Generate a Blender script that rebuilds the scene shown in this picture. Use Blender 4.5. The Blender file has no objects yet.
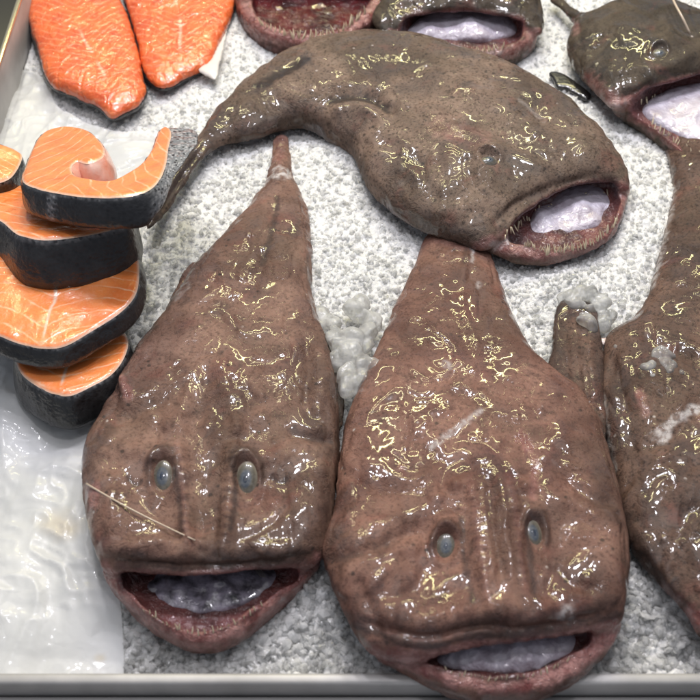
import bpy, math, random
import numpy as np
from mathutils import Vector, Matrix
from mathutils.geometry import delaunay_2d_cdt

random.seed(7)
RNG = np.random.default_rng(7)
S = bpy.context.scene
COL = S.collection

# ------------------------------------------------------------------ camera frame
ELEV = math.radians(50.0)
FOV = math.radians(34.0)
FPX = 350.0 / math.tan(FOV / 2)
DIST = 0.35 / math.tan(FOV / 2)
CAM = np.array([0.0, -DIST * math.cos(ELEV), DIST * math.sin(ELEV)])
FWD = np.array([0.0, math.cos(ELEV), -math.sin(ELEV)])
UPV = np.array([0.0, math.sin(ELEV), math.cos(ELEV)])
RGT = np.array([1.0, 0.0, 0.0])


def on_plane(px, py, o, n):
    d = FWD * FPX + RGT * (px - 350.0) + UPV * (350.0 - py)
    o = np.asarray(o, float); n = np.asarray(n, float)
    t = np.dot(o - CAM, n) / np.dot(d, n)
    return CAM + d * t


def at(px, py, z=0.0):
    """the place on the level z that the photograph's pixel shows"""
    return on_plane(px, py, (0, 0, z), (0, 0, 1))


def proj(P):
    v = np.asarray(P, float) - CAM
    dep = v @ FWD
    return 350 + FPX * (v @ RGT) / dep, 350 - FPX * (v @ UPV) / dep, dep


# ------------------------------------------------------------------ numeric helpers
def _hash(ix, iy, iz, seed):
    h = (ix.astype(np.uint32) * np.uint32(374761393) + iy.astype(np.uint32) * np.uint32(668265263)
         + iz.astype(np.uint32) * np.uint32(2147483647) + np.uint32((seed * 974634541) & 0xffffffff))
    h = (h ^ (h >> np.uint32(13))) * np.uint32(1274126177)
    h = (h ^ (h >> np.uint32(16))) * np.uint32(2246822519)
    return ((h ^ (h >> np.uint32(15))) & np.uint32(0xffffff)).astype(np.float32) / 16777215.0


def vnoise(P, scale, seed=0):
    Q = np.asarray(P, np.float32) * scale + 1000.0
    I = np.floor(Q).astype(np.int64)
    f = Q - I
    f = f * f * f * (f * (f * 6 - 15) + 10)
    out = 0
    for dx in (0, 1):
        for dy in (0, 1):
            for dz in (0, 1):
                w = (f[:, 0] if dx else 1 - f[:, 0]) * (f[:, 1] if dy else 1 - f[:, 1]) * (f[:, 2] if dz else 1 - f[:, 2])
                out = out + w * _hash(I[:, 0] + dx, I[:, 1] + dy, I[:, 2] + dz, seed)
    return out * 2 - 1


def fbm(P, scale, octv=3, seed=0, gain=0.5):
    s, a, tot = 0, 1.0, 0
    for k in range(octv):
        s = s + a * vnoise(P, scale * 2 ** k, seed + k * 17)
        tot += a; a *= gain
    return s / tot


def worley(P2, cell, seed=0):
    """distance to the nearest jittered cell point, and that cell's random number"""
    Q = np.asarray(P2, np.float32) / cell + 500.0
    I = np.floor(Q).astype(np.int64)
    best = np.full(len(Q), 9.0, np.float32); sec = best.copy(); rid = np.zeros(len(Q), np.float32)
    ox = np.zeros(len(Q), np.float32); oy = ox.copy()
    z = np.zeros(len(Q), np.int64)
    for dx in (-1, 0, 1):
        for dy in (-1, 0, 1):
            cx = I[:, 0] + dx; cy = I[:, 1] + dy
            jx = cx + _hash(cx, cy, z, seed); jy = cy + _hash(cx, cy, z, seed + 3)
            ex = Q[:, 0] - jx; ey = Q[:, 1] - jy
            d = np.sqrt(ex * ex + ey * ey)
            m = d < best
            sec = np.where(m, best, np.minimum(sec, d))
            best = np.where(m, d, best)
            rid = np.where(m, _hash(cx, cy, z, seed + 9), rid)
            ox = np.where(m, ex, ox); oy = np.where(m, ey, oy)
    return best, sec, rid, ox, oy


def smooth_closed(pts, n_per=6):
    P = np.asarray(pts, float)
    a, b, c, d = np.roll(P, 1, 0), P, np.roll(P, -1, 0), np.roll(P, -2, 0)
    out = []
    for k in range(n_per):
        t = k / n_per
        out.append(0.5 * (2 * b + (c - a) * t + (2 * a - 5 * b + 4 * c - d) * t * t + (3 * b - a - 3 * c + d) * t ** 3))
    return np.stack(out, 1).reshape(-1, P.shape[1])


def smooth_open(pts, n_per=6):
    P = np.asarray(pts, float)
    P = np.vstack([2 * P[0] - P[1], P, 2 * P[-1] - P[-2]])
    out = []
    for i in range(1, len(P) - 2):
        a, b, c, d = P[i - 1], P[i], P[i + 1], P[i + 2]
        for k in range(n_per):
            t = k / n_per
            out.append(0.5 * (2 * b + (c - a) * t + (2 * a - 5 * b + 4 * c - d) * t * t + (3 * b - a - 3 * c + d) * t ** 3))
    out.append(P[-2])
    return np.array(out)


def seg_dist(Q, poly, closed=False):
    """distance from points Q to a polyline, and the arc length where it is nearest"""
    poly = np.asarray(poly, np.float32)
    A = poly if closed else poly[:-1]
    B = np.roll(poly, -1, 0) if closed else poly[1:]
    L = np.linalg.norm(B - A, axis=1); cum = np.concatenate([[0], np.cumsum(L)])[:-1]
    Q = np.asarray(Q, np.float32)
    best = np.full(len(Q), 1e9, np.float32); arc = np.zeros(len(Q), np.float32)
    for a, b, l, c in zip(A, B, L, cum):
        if l < 1e-9: continue
        ab = b - a
        t = np.clip(((Q - a) @ ab) / (l * l), 0, 1)
        e = Q - a - t[:, None] * ab
        d = np.einsum('ij,ij->i', e, e)
        m = d < best
        best = np.where(m, d, best); arc = np.where(m, c + t * l, arc)
    return np.sqrt(best), arc


def inside(Q, poly):
    x, y = Q[:, 0], Q[:, 1]
    r = np.zeros(len(Q), bool)
    n = len(poly)
    for i in range(n):
        x1, y1 = poly[i]; x2, y2 = poly[(i + 1) % n]
        if y1 == y2: continue
        m = ((y1 > y) != (y2 > y)) & (x < (x2 - x1) * (y - y1) / (y2 - y1) + x1)
        r ^= m
    return r


def dome(X, Y, poly, h):
    """a smooth swelling over an outline: u with laplacian -1 inside, falling below 0 outside"""
    Q = np.stack([X.ravel(), Y.ravel()], 1)
    M = inside(Q, poly).reshape(X.shape)
    M[0] = M[-1] = False; M[:, 0] = M[:, -1] = False
    b = M.astype(np.float32) * (h * h)

    def A(v):
        w = 4 * v
        w[1:] -= v[:-1]; w[:-1] -= v[1:]; w[:, 1:] -= v[:, :-1]; w[:, :-1] -= v[:, 1:]
        return w * M
    u = np.zeros_like(b); r = b.copy(); p = r.copy(); rs = float((r * r).sum()); r0 = rs
    for _ in range(700):
        Ap = A(p); al = rs / max(float((p * Ap).sum()), 1e-30)
        u += al * p; r -= al * Ap
        rn = float((r * r).sum())
        if rn < r0 * 1e-6: break
        p = r + (rn / rs) * p; rs = rn
    d, _ = seg_dist(Q, poly, True)
    d = d.reshape(X.shape)
    g = 0.5 * math.sqrt(max(2 * float(u.max()), 1e-9))
    return np.where(M, u, -g * d), d, M


def surface_nets(F, org, h):
    """quad mesh of the zero level of a sampled field (negative inside)"""
    s = F < 0
    nx, ny, nz = F.shape
    cnt = np.zeros((nx - 1, ny - 1, nz - 1), np.int8)
    for dx in (0, 1):
        for dy in (0, 1):
            for dz in (0, 1):
                cnt += s[dx:nx - 1 + dx, dy:ny - 1 + dy, dz:nz - 1 + dz]
    act = (cnt > 0) & (cnt < 8)
    I = np.argwhere(act)
    idx = np.full(act.shape, -1, np.int64); idx[act] = np.arange(len(I))
    c = [(dx, dy, dz) for dx in (0, 1) for dy in (0, 1) for dz in (0, 1)]
    val = np.stack([F[I[:, 0] + a, I[:, 1] + b, I[:, 2] + d] for a, b, d in c], 1)
    acc = np.zeros((len(I), 3)); n = np.zeros(len(I))
    for i in range(8):
        for j in range(i + 1, 8):
            ci, cj = np.array(c[i]), np.array(c[j])
            if np.abs(ci - cj).sum() != 1: continue
            m = (val[:, i] < 0) != (val[:, j] < 0)
            t = np.where(m, val[:, i] / np.where(m, val[:, i] - val[:, j], 1), 0)
            acc += np.where(m[:, None], ci + t[:, None] * (cj - ci), 0); n += m
    V = (I + acc / n[:, None]) * h + np.asarray(org)
    quads = []
    e = s[:-1, 1:-1, 1:-1] != s[1:, 1:-1, 1:-1]
    E = np.argwhere(e); fl = s[:-1, 1:-1, 1:-1][e]; i, j, k = E[:, 0], E[:, 1] + 1, E[:, 2] + 1
    q = np.stack([idx[i, j - 1, k - 1], idx[i, j, k - 1], idx[i, j, k], idx[i, j - 1, k]], 1)
    quads.append(np.where(fl[:, None], q, q[:, ::-1]))
    e = s[1:-1, :-1, 1:-1] != s[1:-1, 1:, 1:-1]
    E = np.argwhere(e); fl = s[1:-1, :-1, 1:-1][e]; i, j, k = E[:, 0] + 1, E[:, 1], E[:, 2] + 1
    q = np.stack([idx[i - 1, j, k - 1], idx[i - 1, j, k], idx[i, j, k], idx[i, j, k - 1]], 1)
    quads.append(np.where(fl[:, None], q, q[:, ::-1]))
    e = s[1:-1, 1:-1, :-1] != s[1:-1, 1:-1, 1:]
    E = np.argwhere(e); fl = s[1:-1, 1:-1, :-1][e]; i, j, k = E[:, 0] + 1, E[:, 1] + 1, E[:, 2]
    q = np.stack([idx[i - 1, j - 1, k], idx[i, j - 1, k], idx[i, j, k], idx[i - 1, j, k]], 1)
    quads.append(np.where(fl[:, None], q, q[:, ::-1]))
    return V, np.vstack(quads)


def normals(V, F):
    n = np.zeros_like(V)
    k = F.shape[1]
    fn = np.cross(V[F[:, 2]] - V[F[:, 0]], V[F[:, 3 if k == 4 else 1]] - V[F[:, 1 if k == 4 else 0]])
    if k == 3: fn = np.cross(V[F[:, 1]] - V[F[:, 0]], V[F[:, 2]] - V[F[:, 0]])
    for a in range(k):
        for d in range(3):
            n[:, d] += np.bincount(F[:, a], fn[:, d], len(V))
    return n / np.maximum(np.linalg.norm(n, axis=1), 1e-12)[:, None]


def relax(V, F, it=1, f=0.5):
    k = F.shape[1]
    e = np.vstack([F[:, [a, (a + 1) % k]] for a in range(k)])
    e = np.vstack([e, e[:, ::-1]])
    deg = np.maximum(np.bincount(e[:, 0], minlength=len(V)), 1)
    for _ in range(it):
        m = np.stack([np.bincount(e[:, 0], V[e[:, 1], d], len(V)) for d in range(3)], 1) / deg[:, None]
        V = V + f * (m - V)
    return V


# ------------------------------------------------------------------ Blender helpers
def link_mesh(name, V, F, mat, parent=None, loc=(0, 0, 0), attrs=None, smooth=True, mats=None, mi=None):
    V = np.asarray(V, np.float32) - np.asarray(loc, np.float32)
    me = bpy.data.meshes.new(name)
    if isinstance(F, np.ndarray):
        k = F.shape[1]
        me.vertices.add(len(V)); me.vertices.foreach_set('co', V.ravel())
        me.loops.add(F.size); me.loops.foreach_set('vertex_index', F.ravel().astype(np.int32))
        me.polygons.add(len(F)); me.polygons.foreach_set('loop_start', (np.arange(len(F)) * k).astype(np.int32))
        me.update(calc_edges=True)
    else:
        me.from_pydata([tuple(map(float, v)) for v in V], [], F); me.update()
    for m in (mats or [mat]): me.materials.append(m)
    if mi is not None: me.polygons.foreach_set('material_index', np.asarray(mi, np.int32))
    me.polygons.foreach_set('use_smooth', np.full(len(me.polygons), smooth))
    for n, a in (attrs or {}).items():
        a = np.asarray(a, np.float32)
        if a.ndim == 1:
            t = me.attributes.new(n, 'FLOAT', 'POINT'); t.data.foreach_set('value', a)
        else:
            t = me.attributes.new(n, 'FLOAT_COLOR', 'POINT')
            t.data.foreach_set('color', np.hstack([a, np.ones((len(a), 1), np.float32)]).ravel())
    me.validate()
    o = bpy.data.objects.new(name, me); COL.objects.link(o)
    if parent is not None:
        o.parent = parent
        while parent is not None:
            loc = np.asarray(loc, float) - np.asarray(parent.location); parent = parent.parent
    o.location = tuple(float(x) for x in loc)
    return o


def tag(o, label=None, cat=None, group=None, kind=None):
    if label: o['label'] = label
    if cat: o['category'] = cat
    if group: o['group'] = group
    if kind: o['kind'] = kind
    return o


def thing(name, label, cat, loc, group=None):
    o = bpy.data.objects.new(name, None); COL.objects.link(o)
    o.empty_display_size = 0.02
    o.location = tuple(float(x) for x in loc)
    return tag(o, label, cat, group)


class NT:
    """a small builder for node materials"""
    def __init__(self, name):
        self.m = bpy.data.materials.new(name); self.m.use_nodes = True
        self.t = self.m.node_tree; self.t.nodes.clear()
        self.out = self.n('ShaderNodeOutputMaterial')

    def n(self, typ, **kw):
        nd = self.t.nodes.new(typ)
        for k, v in kw.items():
            if k.startswith('_'): setattr(nd, k[1:], v)
        for k, v in kw.items():
            if not k.startswith('_'):
                s = nd.inputs[int(k[1:])] if k[0] == 'i' and k[1:].isdigit() else nd.inputs[k.replace('__', ' ')]
                if isinstance(v, bpy.types.NodeSocket): self.t.links.new(v, s)
                elif isinstance(v, bpy.types.Node): self.t.links.new(v.outputs[0], s)
                else: s.default_value = v
        return nd

    def noise(self, vec, scale, detail=3, rough=0.55, dist=0.0):
        return self.n('ShaderNodeTexNoise', Vector=vec, Scale=scale, Detail=detail, Roughness=rough, Distortion=dist).outputs[0]

    def ramp(self, fac, a, b, va=0.0, vb=1.0):
        return self.n('ShaderNodeMapRange', Value=fac, From__Min=a, From__Max=b, To__Min=va, To__Max=vb).outputs[0]

    def math(self, op, a, b=0.0, clamp=False):
        return self.n('ShaderNodeMath', _operation=op, i0=a, i1=b, _use_clamp=clamp).outputs[0]

    def mix(self, f, a, b):
        nd = self.t.nodes.new('ShaderNodeMix'); nd.data_type = 'RGBA'
        for s, v in ((nd.inputs[0], f), (nd.inputs[6], a), (nd.inputs[7], b)):
            if isinstance(v, bpy.types.NodeSocket): self.t.links.new(v, s)
            else: s.default_value = (*v, 1) if isinstance(v, tuple) and len(v) == 3 else v
        return nd.outputs[2]

    def coord(self):
        return self.n('ShaderNodeTexCoord').outputs['Object']

    def attr(self, name):
        return self.n('ShaderNodeAttribute', _attribute_name=name)

    def sep(self, c):
        return self.n('ShaderNodeSeparateColor', i0=c).outputs

    def bump(self, h, strength, distance, normal=None):
        kw = dict(Height=h, Strength=strength, Distance=distance)
        if normal is not None: kw['Normal'] = normal
        return self.n('ShaderNodeBump', **kw).outputs[0]

    def done(self, shader):
        self.t.links.new(shader.outputs[0], self.out.inputs[0])
        return self.m


def principled(nt, **kw):
    return nt.n('ShaderNodeBsdfPrincipled', **kw)


# ------------------------------------------------------------------ materials
def skin_material(name, c1, c2, c3, wet=1.0, sq=1.0, frk=0.55, m1=(0.16, 0.055, 0.05), m2=(0.05, 0.02, 0.02)):
    nt = NT(name); co = nt.coord()
    ms = nt.sep(nt.attr('fx').outputs['Color'])
    pink, dark, mouth = ms[0], ms[1], ms[2]
    pale = nt.attr('pale').outputs['Fac']
    col = nt.mix(nt.ramp(nt.noise(co, 22, 5, 0.62, 0.6), 0.36, 0.66), (*c1, 1), (*c2, 1))
    col = nt.mix(nt.ramp(nt.noise(co, 55, 5, 0.7, 0.4), 0.54, 0.72, 0, 0.8), col, (*c3, 1))
    col = nt.mix(nt.ramp(nt.noise(co, 11, 3, 0.55, 0.8), 0.46, 0.64, 0, 0.7), col, tuple(0.62 * x for x in c2))
    col = nt.mix(nt.ramp(nt.noise(co, 8, 3, 0.6, 0.5), 0.48, 0.66, 0, 0.26), col, (0.125, 0.095, 0.067))
    col = nt.mix(nt.ramp(nt.noise(co, 27, 3, 0.6, 0.5), 0.57, 0.70, 0, 0.32), col, (0.21, 0.075, 0.058))
    # close dark freckling
    col = nt.mix(nt.ramp(nt.noise(co, 330, 3, 0.6), 0.50, 0.68, 0, frk), col, tuple(0.30 * x for x in c2))
    vor = nt.n('ShaderNodeTexVoronoi', Vector=co, Scale=95.0, Randomness=1.0)
    vm = nt.math('MULTIPLY', nt.ramp(vor.outputs['Distance'], 0.13, 0.22, 1, 0), nt.ramp(nt.noise(co, 30, 2), 0.52, 0.62))
    col = nt.mix(nt.math('MULTIPLY', vm, 0.75), col, (0.03, 0.024, 0.02))
    # pale specks
    vor2 = nt.n('ShaderNodeTexVoronoi', Vector=co, Scale=60.0, Randomness=1.0)
    vs = nt.math('MULTIPLY', nt.ramp(vor2.outputs['Distance'], 0.07, 0.12, 1, 0), nt.ramp(nt.noise(co, 41, 2), 0.56, 0.62))
    col = nt.mix(nt.math('MULTIPLY', vs, 0.7), col, (0.50, 0.44, 0.40))
    pk = nt.mix(nt.ramp(nt.noise(co, 75, 5, 0.65), 0.36, 0.64), (0.46, 0.24, 0.21), (0.17, 0.042, 0.038))
    col = nt.mix(nt.math('MULTIPLY', pink, nt.ramp(nt.noise(co, 120, 3), 0.25, 0.6, 0.55, 1.0)), col, pk)
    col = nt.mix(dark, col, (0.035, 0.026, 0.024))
    mc = nt.mix(nt.ramp(nt.noise(co, 40, 3), 0.4, 0.65), (*m1, 1), (*m2, 1))
    col = nt.mix(mouth, col, mc)
    col = nt.mix(nt.math('MULTIPLY', pale, nt.ramp(nt.noise(co, 130, 4, 0.65), 0.40, 0.56, 0.15, 1.0)), col, (0.52, 0.48, 0.46))
    # slime: slow long swells carry the lamp reflections, fine grain below
    warp = nt.n('ShaderNodeVectorMath', _operation='MULTIPLY', i0=co, i1=(1.0, 0.7, 1.0)).outputs[0]
    h1 = nt.noise(warp, 27, 0.6, 0.4, 1.6)
    h2 = nt.noise(co, 95, 1.0, 0.5, 1.2)
    h3 = nt.noise(co, 900, 3, 0.6)
    area = nt.ramp(nt.noise(co, 16, 2), 0.46, 0.62, 0.05, 1.0)
    nb = nt.bump(h1, 1.0, 0.0058 * sq)
    nb = nt.bump(nt.math('MULTIPLY', h2, area), 1.0, 0.0004 * sq, nb)
    nsm = nb
    cre = nt.math('ABSOLUTE', nt.math('SUBTRACT', nt.noise(co, 70, 3, 0.6, 0.6), 0.5))
    nb = nt.bump(nt.math('MULTIPLY', nt.ramp(cre, 0.0, 0.07), nt.ramp(nt.noise(co, 21, 2), 0.45, 0.6)), 0.5, 0.0010, nb)
    lipb = nt.bump(nt.noise(co, 130, 3, 0.6, 1.0), 1.0, 0.0042)
    nb2 = nt.n('ShaderNodeMix', _data_type='VECTOR')
    nt.t.links.new(nt.math('MAXIMUM', pink, mouth), nb2.inputs[0]); nt.t.links.new(nb, nb2.inputs[4]); nt.t.links.new(lipb, nb2.inputs[5])
    nb = nb2.outputs[1]
    nc2 = nt.n('ShaderNodeMix', _data_type='VECTOR')
    nt.t.links.new(nt.math('MAXIMUM', pink, mouth), nc2.inputs[0]); nt.t.links.new(nsm, nc2.inputs[4]); nt.t.links.new(lipb, nc2.inputs[5])
    ncoat = nc2.outputs[1]
    nf = nt.bump(h3, 0.8, 0.0008, nb)
    rough = nt.ramp(nt.noise(co, 35, 3), 0.3, 0.7, 0.42, 0.6)
    film = nt.ramp(nt.noise(co, 24, 3, 0.6, 0.8), 0.47, 0.57, 0.03, 1.0)
    sh = principled(nt, Base__Color=col, Roughness=rough, Normal=nf, Specular__IOR__Level=0.16,
                    Subsurface__Weight=0.12, Subsurface__Radius=(0.004, 0.0018, 0.0012), Subsurface__Scale=1.0,
                    Coat__Weight=nt.math('MAXIMUM', film, nt.math('MAXIMUM', pink, mouth)), Coat__Roughness=0.06, Coat__IOR=1.45, Coat__Normal=ncoat)
    return nt.done(sh)


SKIN_A = skin_material('skin_warm_brown', (0.240, 0.142, 0.106), (0.130, 0.071, 0.054), (0.052, 0.031, 0.026))
SKIN_B = skin_material('skin_red_brown', (0.245, 0.132, 0.098), (0.130, 0.064, 0.049), (0.052, 0.028, 0.024))
SKIN_C = skin_material('skin_grey_brown', (0.225, 0.156, 0.118), (0.120, 0.082, 0.062), (0.050, 0.036, 0.030), frk=0.85)
SKIN_D = skin_material('skin_mid_brown', (0.150, 0.090, 0.066), (0.075, 0.045, 0.034), (0.034, 0.022, 0.018), frk=0.75)
SKIN_E = skin_material('skin_dark_olive', (0.090, 0.068, 0.048), (0.046, 0.035, 0.026), (0.022, 0.018, 0.015))
SKIN_FIN = skin_material('skin_dark_fin', (0.105, 0.078, 0.058), (0.048, 0.034, 0.026), (0.020, 0.015, 0.012), frk=0.8)


def mat_ice():
    nt = NT('crushed_ice'); co = nt.coord()
    h = nt.noise(co, 420, 3, 0.6)
    h2 = nt.noise(co, 160, 3, 0.6)
    nb = nt.bump(h2, 0.9, 0.0025); nb = nt.bump(h, 0.8, 0.0011, nb)
    col = nt.mix(nt.ramp(nt.noise(co, 14, 4), 0.35, 0.65), (0.70, 0.695, 0.68), (0.60, 0.60, 0.59))
    sh = principled(nt, Base__Color=col, Roughness=0.20, Normal=nb, IOR=1.31, Specular__IOR__Level=0.6,
                    Subsurface__Weight=0.7, Subsurface__Radius=(0.006, 0.0066, 0.007), Subsurface__Scale=1.0)
    return nt.done(sh)


def mat_chip(name, col, trans, rough, sc=300, sss=0.5, bs=0.6):
    nt = NT(name); co = nt.coord()
    nb = nt.bump(nt.noise(co, sc, 3, 0.6), bs, 0.0016)
    a = principled(nt, Base__Color=(*col, 1), Roughness=rough, Normal=nb, IOR=1.31, Subsurface__Weight=sss, Subsurface__Radius=(0.004, 0.0042, 0.0044), Subsurface__Scale=1.0)
    t = nt.n('ShaderNodeBsdfTransparent', Color=(0.96, 0.97, 0.975, 1))
    g = nt.n('ShaderNodeBsdfGlossy', Roughness=rough, Normal=nb)
    fr = nt.n('ShaderNodeFresnel', IOR=1.38, Normal=nb)
    clear = nt.n('ShaderNodeMixShader', i0=fr.outputs[0], i1=t.outputs[0], i2=g.outputs[0])
    amt = nt.ramp(nt.noise(co, sc * 0.3, 3, 0.6), 0.35, 0.65, trans - 0.22, trans + 0.22)
    tl = nt.n('ShaderNodeBsdfTranslucent', Color=(min(1, col[0] * 1.04), min(1, col[1] * 1.04), min(1, col[2] * 1.04), 1), Normal=nb)
    milky = nt.n('ShaderNodeMixShader', i0=0.5, i1=a.outputs[0], i2=tl.outputs[0])
    return nt.done(nt.n('ShaderNodeMixShader', i0=amt, i1=milky.outputs[0], i2=clear.outputs[0]))


ICE = mat_ice()
CHIP = mat_chip('ice_chip', (0.95, 0.945, 0.93), 0.48, 0.12, sss=0.0, bs=0.2)
LUMP = mat_chip('clear_ice', (0.84, 0.835, 0.81), 0.55, 0.10, 160)


def mat_flesh(name, c1, c2, fat, spacing, width, streak=0.8, bmp=0.3):
    nt = NT(name); co = nt.coord()
    lc = nt.attr('lc').outputs['Fac']; rim = nt.attr('rim').outputs['Fac']
    n1 = nt.noise(co, 60, 3, 0.5)
    lw = nt.math('ADD', lc, nt.math('MULTIPLY', n1, spacing * 0.4))
    fr = nt.math('FRACT', nt.math('DIVIDE', lw, spacing))
    tri = nt.math('ABSOLUTE', nt.math('SUBTRACT', fr, 0.5))
    ln = nt.ramp(tri, 0.0, width, 1, 0)
    ln = nt.math('MULTIPLY', ln, nt.ramp(nt.noise(co, 75, 3), 0.35, 0.6, 0.12, streak))
    col = nt.mix(nt.ramp(nt.noise(co, 35, 4), 0.35, 0.68), (*c1, 1), (*c2, 1))
    col = nt.mix(nt.math('MULTIPLY', nt.ramp(nt.noise(co, 420, 2), 0.5, 0.75), 0.12), col, (*fat, 1))
    col = nt.mix(ln, col, (*fat, 1))
    col = nt.mix(rim, col, (0.78, 0.60, 0.46))
    h = nt.math('ADD', nt.math('MULTIPLY', ln, -0.25), nt.noise(co, 85, 2, 0.5, 0.8))
    nb = nt.bump(h, bmp, 0.0030)
    nb = nt.bump(nt.noise(co, 600, 2), 0.3, 0.0005, nb)
    sh = principled(nt, Base__Color=col, Roughness=0.34, Normal=nb, Subsurface__Weight=0.35,
                    Subsurface__Radius=(0.006, 0.0025, 0.0012), Subsurface__Scale=1.0,
                    Coat__Weight=1.0, Coat__Roughness=0.05, Coat__IOR=1.4, Coat__Normal=nb)
    return nt.done(sh)


FLESH = mat_flesh('salmon_steak_flesh', (0.88, 0.28, 0.075), (0.80, 0.21, 0.05), (0.93, 0.60, 0.38), 0.0115, 0.10, 0.75)
FILLET = mat_flesh('salmon_fillet_flesh', (0.74, 0.155, 0.034), (0.54, 0.078, 0.018), (0.86, 0.40, 0.22), 0.0125, 0.20, 0.42, 1.0)


def mat_scales():
    nt = NT('salmon_skin'); co = nt.coord()
    lc = nt.attr('lc').outputs['Fac']; up = nt.attr('rim').outputs['Fac']
    uv = nt.n('ShaderNodeCombineXYZ', X=lc, Y=up).outputs[0]
    vor = nt.n('ShaderNodeTexVoronoi', Vector=uv, Scale=230.0, Randomness=0.75)
    sc = nt.ramp(vor.outputs['Distance'], 0.15, 0.6)
    pal = nt.attr('pale').outputs['Fac']
    base = nt.mix(nt.ramp(nt.noise(co, 45, 3), 0.4, 0.7), (0.006, 0.006, 0.007), (0.022, 0.023, 0.024))
    base = nt.mix(nt.math('MULTIPLY', sc, 0.3), base, (0.035, 0.036, 0.038))
    silver = nt.mix(sc, (0.40, 0.40, 0.40), (0.16, 0.165, 0.17))
    # small black spots at the upper silver edge
    dots = nt.ramp(nt.n('ShaderNodeTexVoronoi', Vector=uv, Scale=190.0, Randomness=0.8).outputs['Distance'], 0.28, 0.4, 0, 1)
    silver = nt.mix(dots, (0.03, 0.03, 0.03), silver)
    col = nt.mix(pal, base, silver)
    nb = nt.bump(vor.outputs['Distance'], 0.3, 0.0008)
    nb = nt.bump(nt.noise(co, 90, 3, 0.6), 0.6, 0.003, nb)
    sh = principled(nt, Base__Color=col, Roughness=0.38, Normal=nb, Specular__IOR__Level=0.3,
                    Coat__Weight=0.5, Coat__Roughness=0.10, Coat__Normal=nb)
    return nt.done(sh)


SCALES = mat_scales()


def mat_simple(name, col, rough, metal=0.0, coat=0.0, bump=None, sss=0.0, var=None, trans=0.0):
    nt = NT(name); co = nt.coord()
    c = (*col, 1)
    if var: c = nt.mix(nt.ramp(nt.noise(co, var[0], 4), 0.35, 0.68), (*col, 1), (*var[1], 1))
    kw = dict(Base__Color=c, Roughness=rough, Metallic=metal, Coat__Weight=coat, Coat__Roughness=0.06)
    if bump: kw['Normal'] = nt.bump(nt.noise(co, bump[0], 3, 0.55, 0.5), bump[1], bump[2])
    if sss: kw.update(Subsurface__Weight=sss, Subsurface__Radius=(0.004, 0.003, 0.003), Subsurface__Scale=1.0)
    if trans: kw['Transmission__Weight'] = trans
    return nt.done(principled(nt, **kw))


TONGUE = mat_simple('tongue_pale', (0.60, 0.56, 0.63), 0.32, coat=0.5, bump=(110, 0.9, 0.003), sss=0.2, var=(60, (0.36, 0.31, 0.36)))
TONGUE_DARK = mat_simple('tongue_dark', (0.36, 0.33, 0.40), 0.3, coat=0.8, bump=(80, 0.8, 0.004), sss=0.1, var=(75, (0.012, 0.010, 0.012)))
TONGUE_RED = mat_simple('tongue_red', (0.10, 0.018, 0.020), 0.3, coat=0.9, bump=(60, 0.6, 0.003), var=(40, (0.03, 0.008, 0.010)))
TOOTH = mat_simple('tooth', (0.62, 0.52, 0.36), 0.25, coat=0.4)
STEEL = mat_simple('brushed_steel', (0.46, 0.445, 0.425), 0.5, metal=0.2, bump=(30, 0.15, 0.002), var=(18, (0.34, 0.33, 0.315)))
STEEL_DARK = mat_simple('dull_steel', (0.38, 0.37, 0.36), 0.6, metal=0.3, bump=(25, 0.2, 0.002))
EDGE = mat_simple('polished_edge', (0.80, 0.72, 0.50), 0.22, metal=0.9)
BLACK = mat_simple('plain_black', (0.012, 0.012, 0.013), 0.4)
SCRAP = mat_simple('wet_black_skin', (0.010, 0.009, 0.009), 0.3, coat=0.9, bump=(120, 0.7, 0.003))
FILAMENT = mat_simple('pale_filament', (0.50, 0.40, 0.30), 0.4, coat=0.4)


MEMBRANE = mat_simple('belly_membrane', (0.72, 0.30, 0.20), 0.35, coat=0.7, bump=(90, 0.5, 0.002), sss=0.3, var=(50, (0.70, 0.48, 0.40)))


def mat_eye():
    nt = NT('fish_eye'); co = nt.coord()
    w = nt.attr('rim').outputs['Fac']          # 0 at the middle of the eye, 1 at its border
    col = nt.mix(nt.ramp(w, 0.28, 0.42), (0.05, 0.062, 0.08), (0.085, 0.075, 0.056))
    col = nt.mix(nt.ramp(w, 0.55, 0.75), col, (0.17, 0.145, 0.11))
    col = nt.mix(nt.ramp(w, 0.84, 0.96), col, (0.12, 0.085, 0.065))
    col = nt.mix(nt.ramp(nt.noise(co, 350, 3), 0.4, 0.7, 0, 0.3), col, (0.24, 0.23, 0.21))
    sh = principled(nt, Base__Color=col, Roughness=0.25, Coat__Weight=0.4, Coat__Roughness=0.06, Specular__IOR__Level=0.3, Subsurface__Weight=0.0,
                    Subsurface__Radius=(0.002, 0.002, 0.002), Subsurface__Scale=1.0)
    return nt.done(sh)


EYE = mat_eye()
PUPIL = mat_simple('cloudy_pupil', (0.022, 0.034, 0.062), 0.15, coat=1.0, var=(300, (0.008, 0.010, 0.016)))


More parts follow.
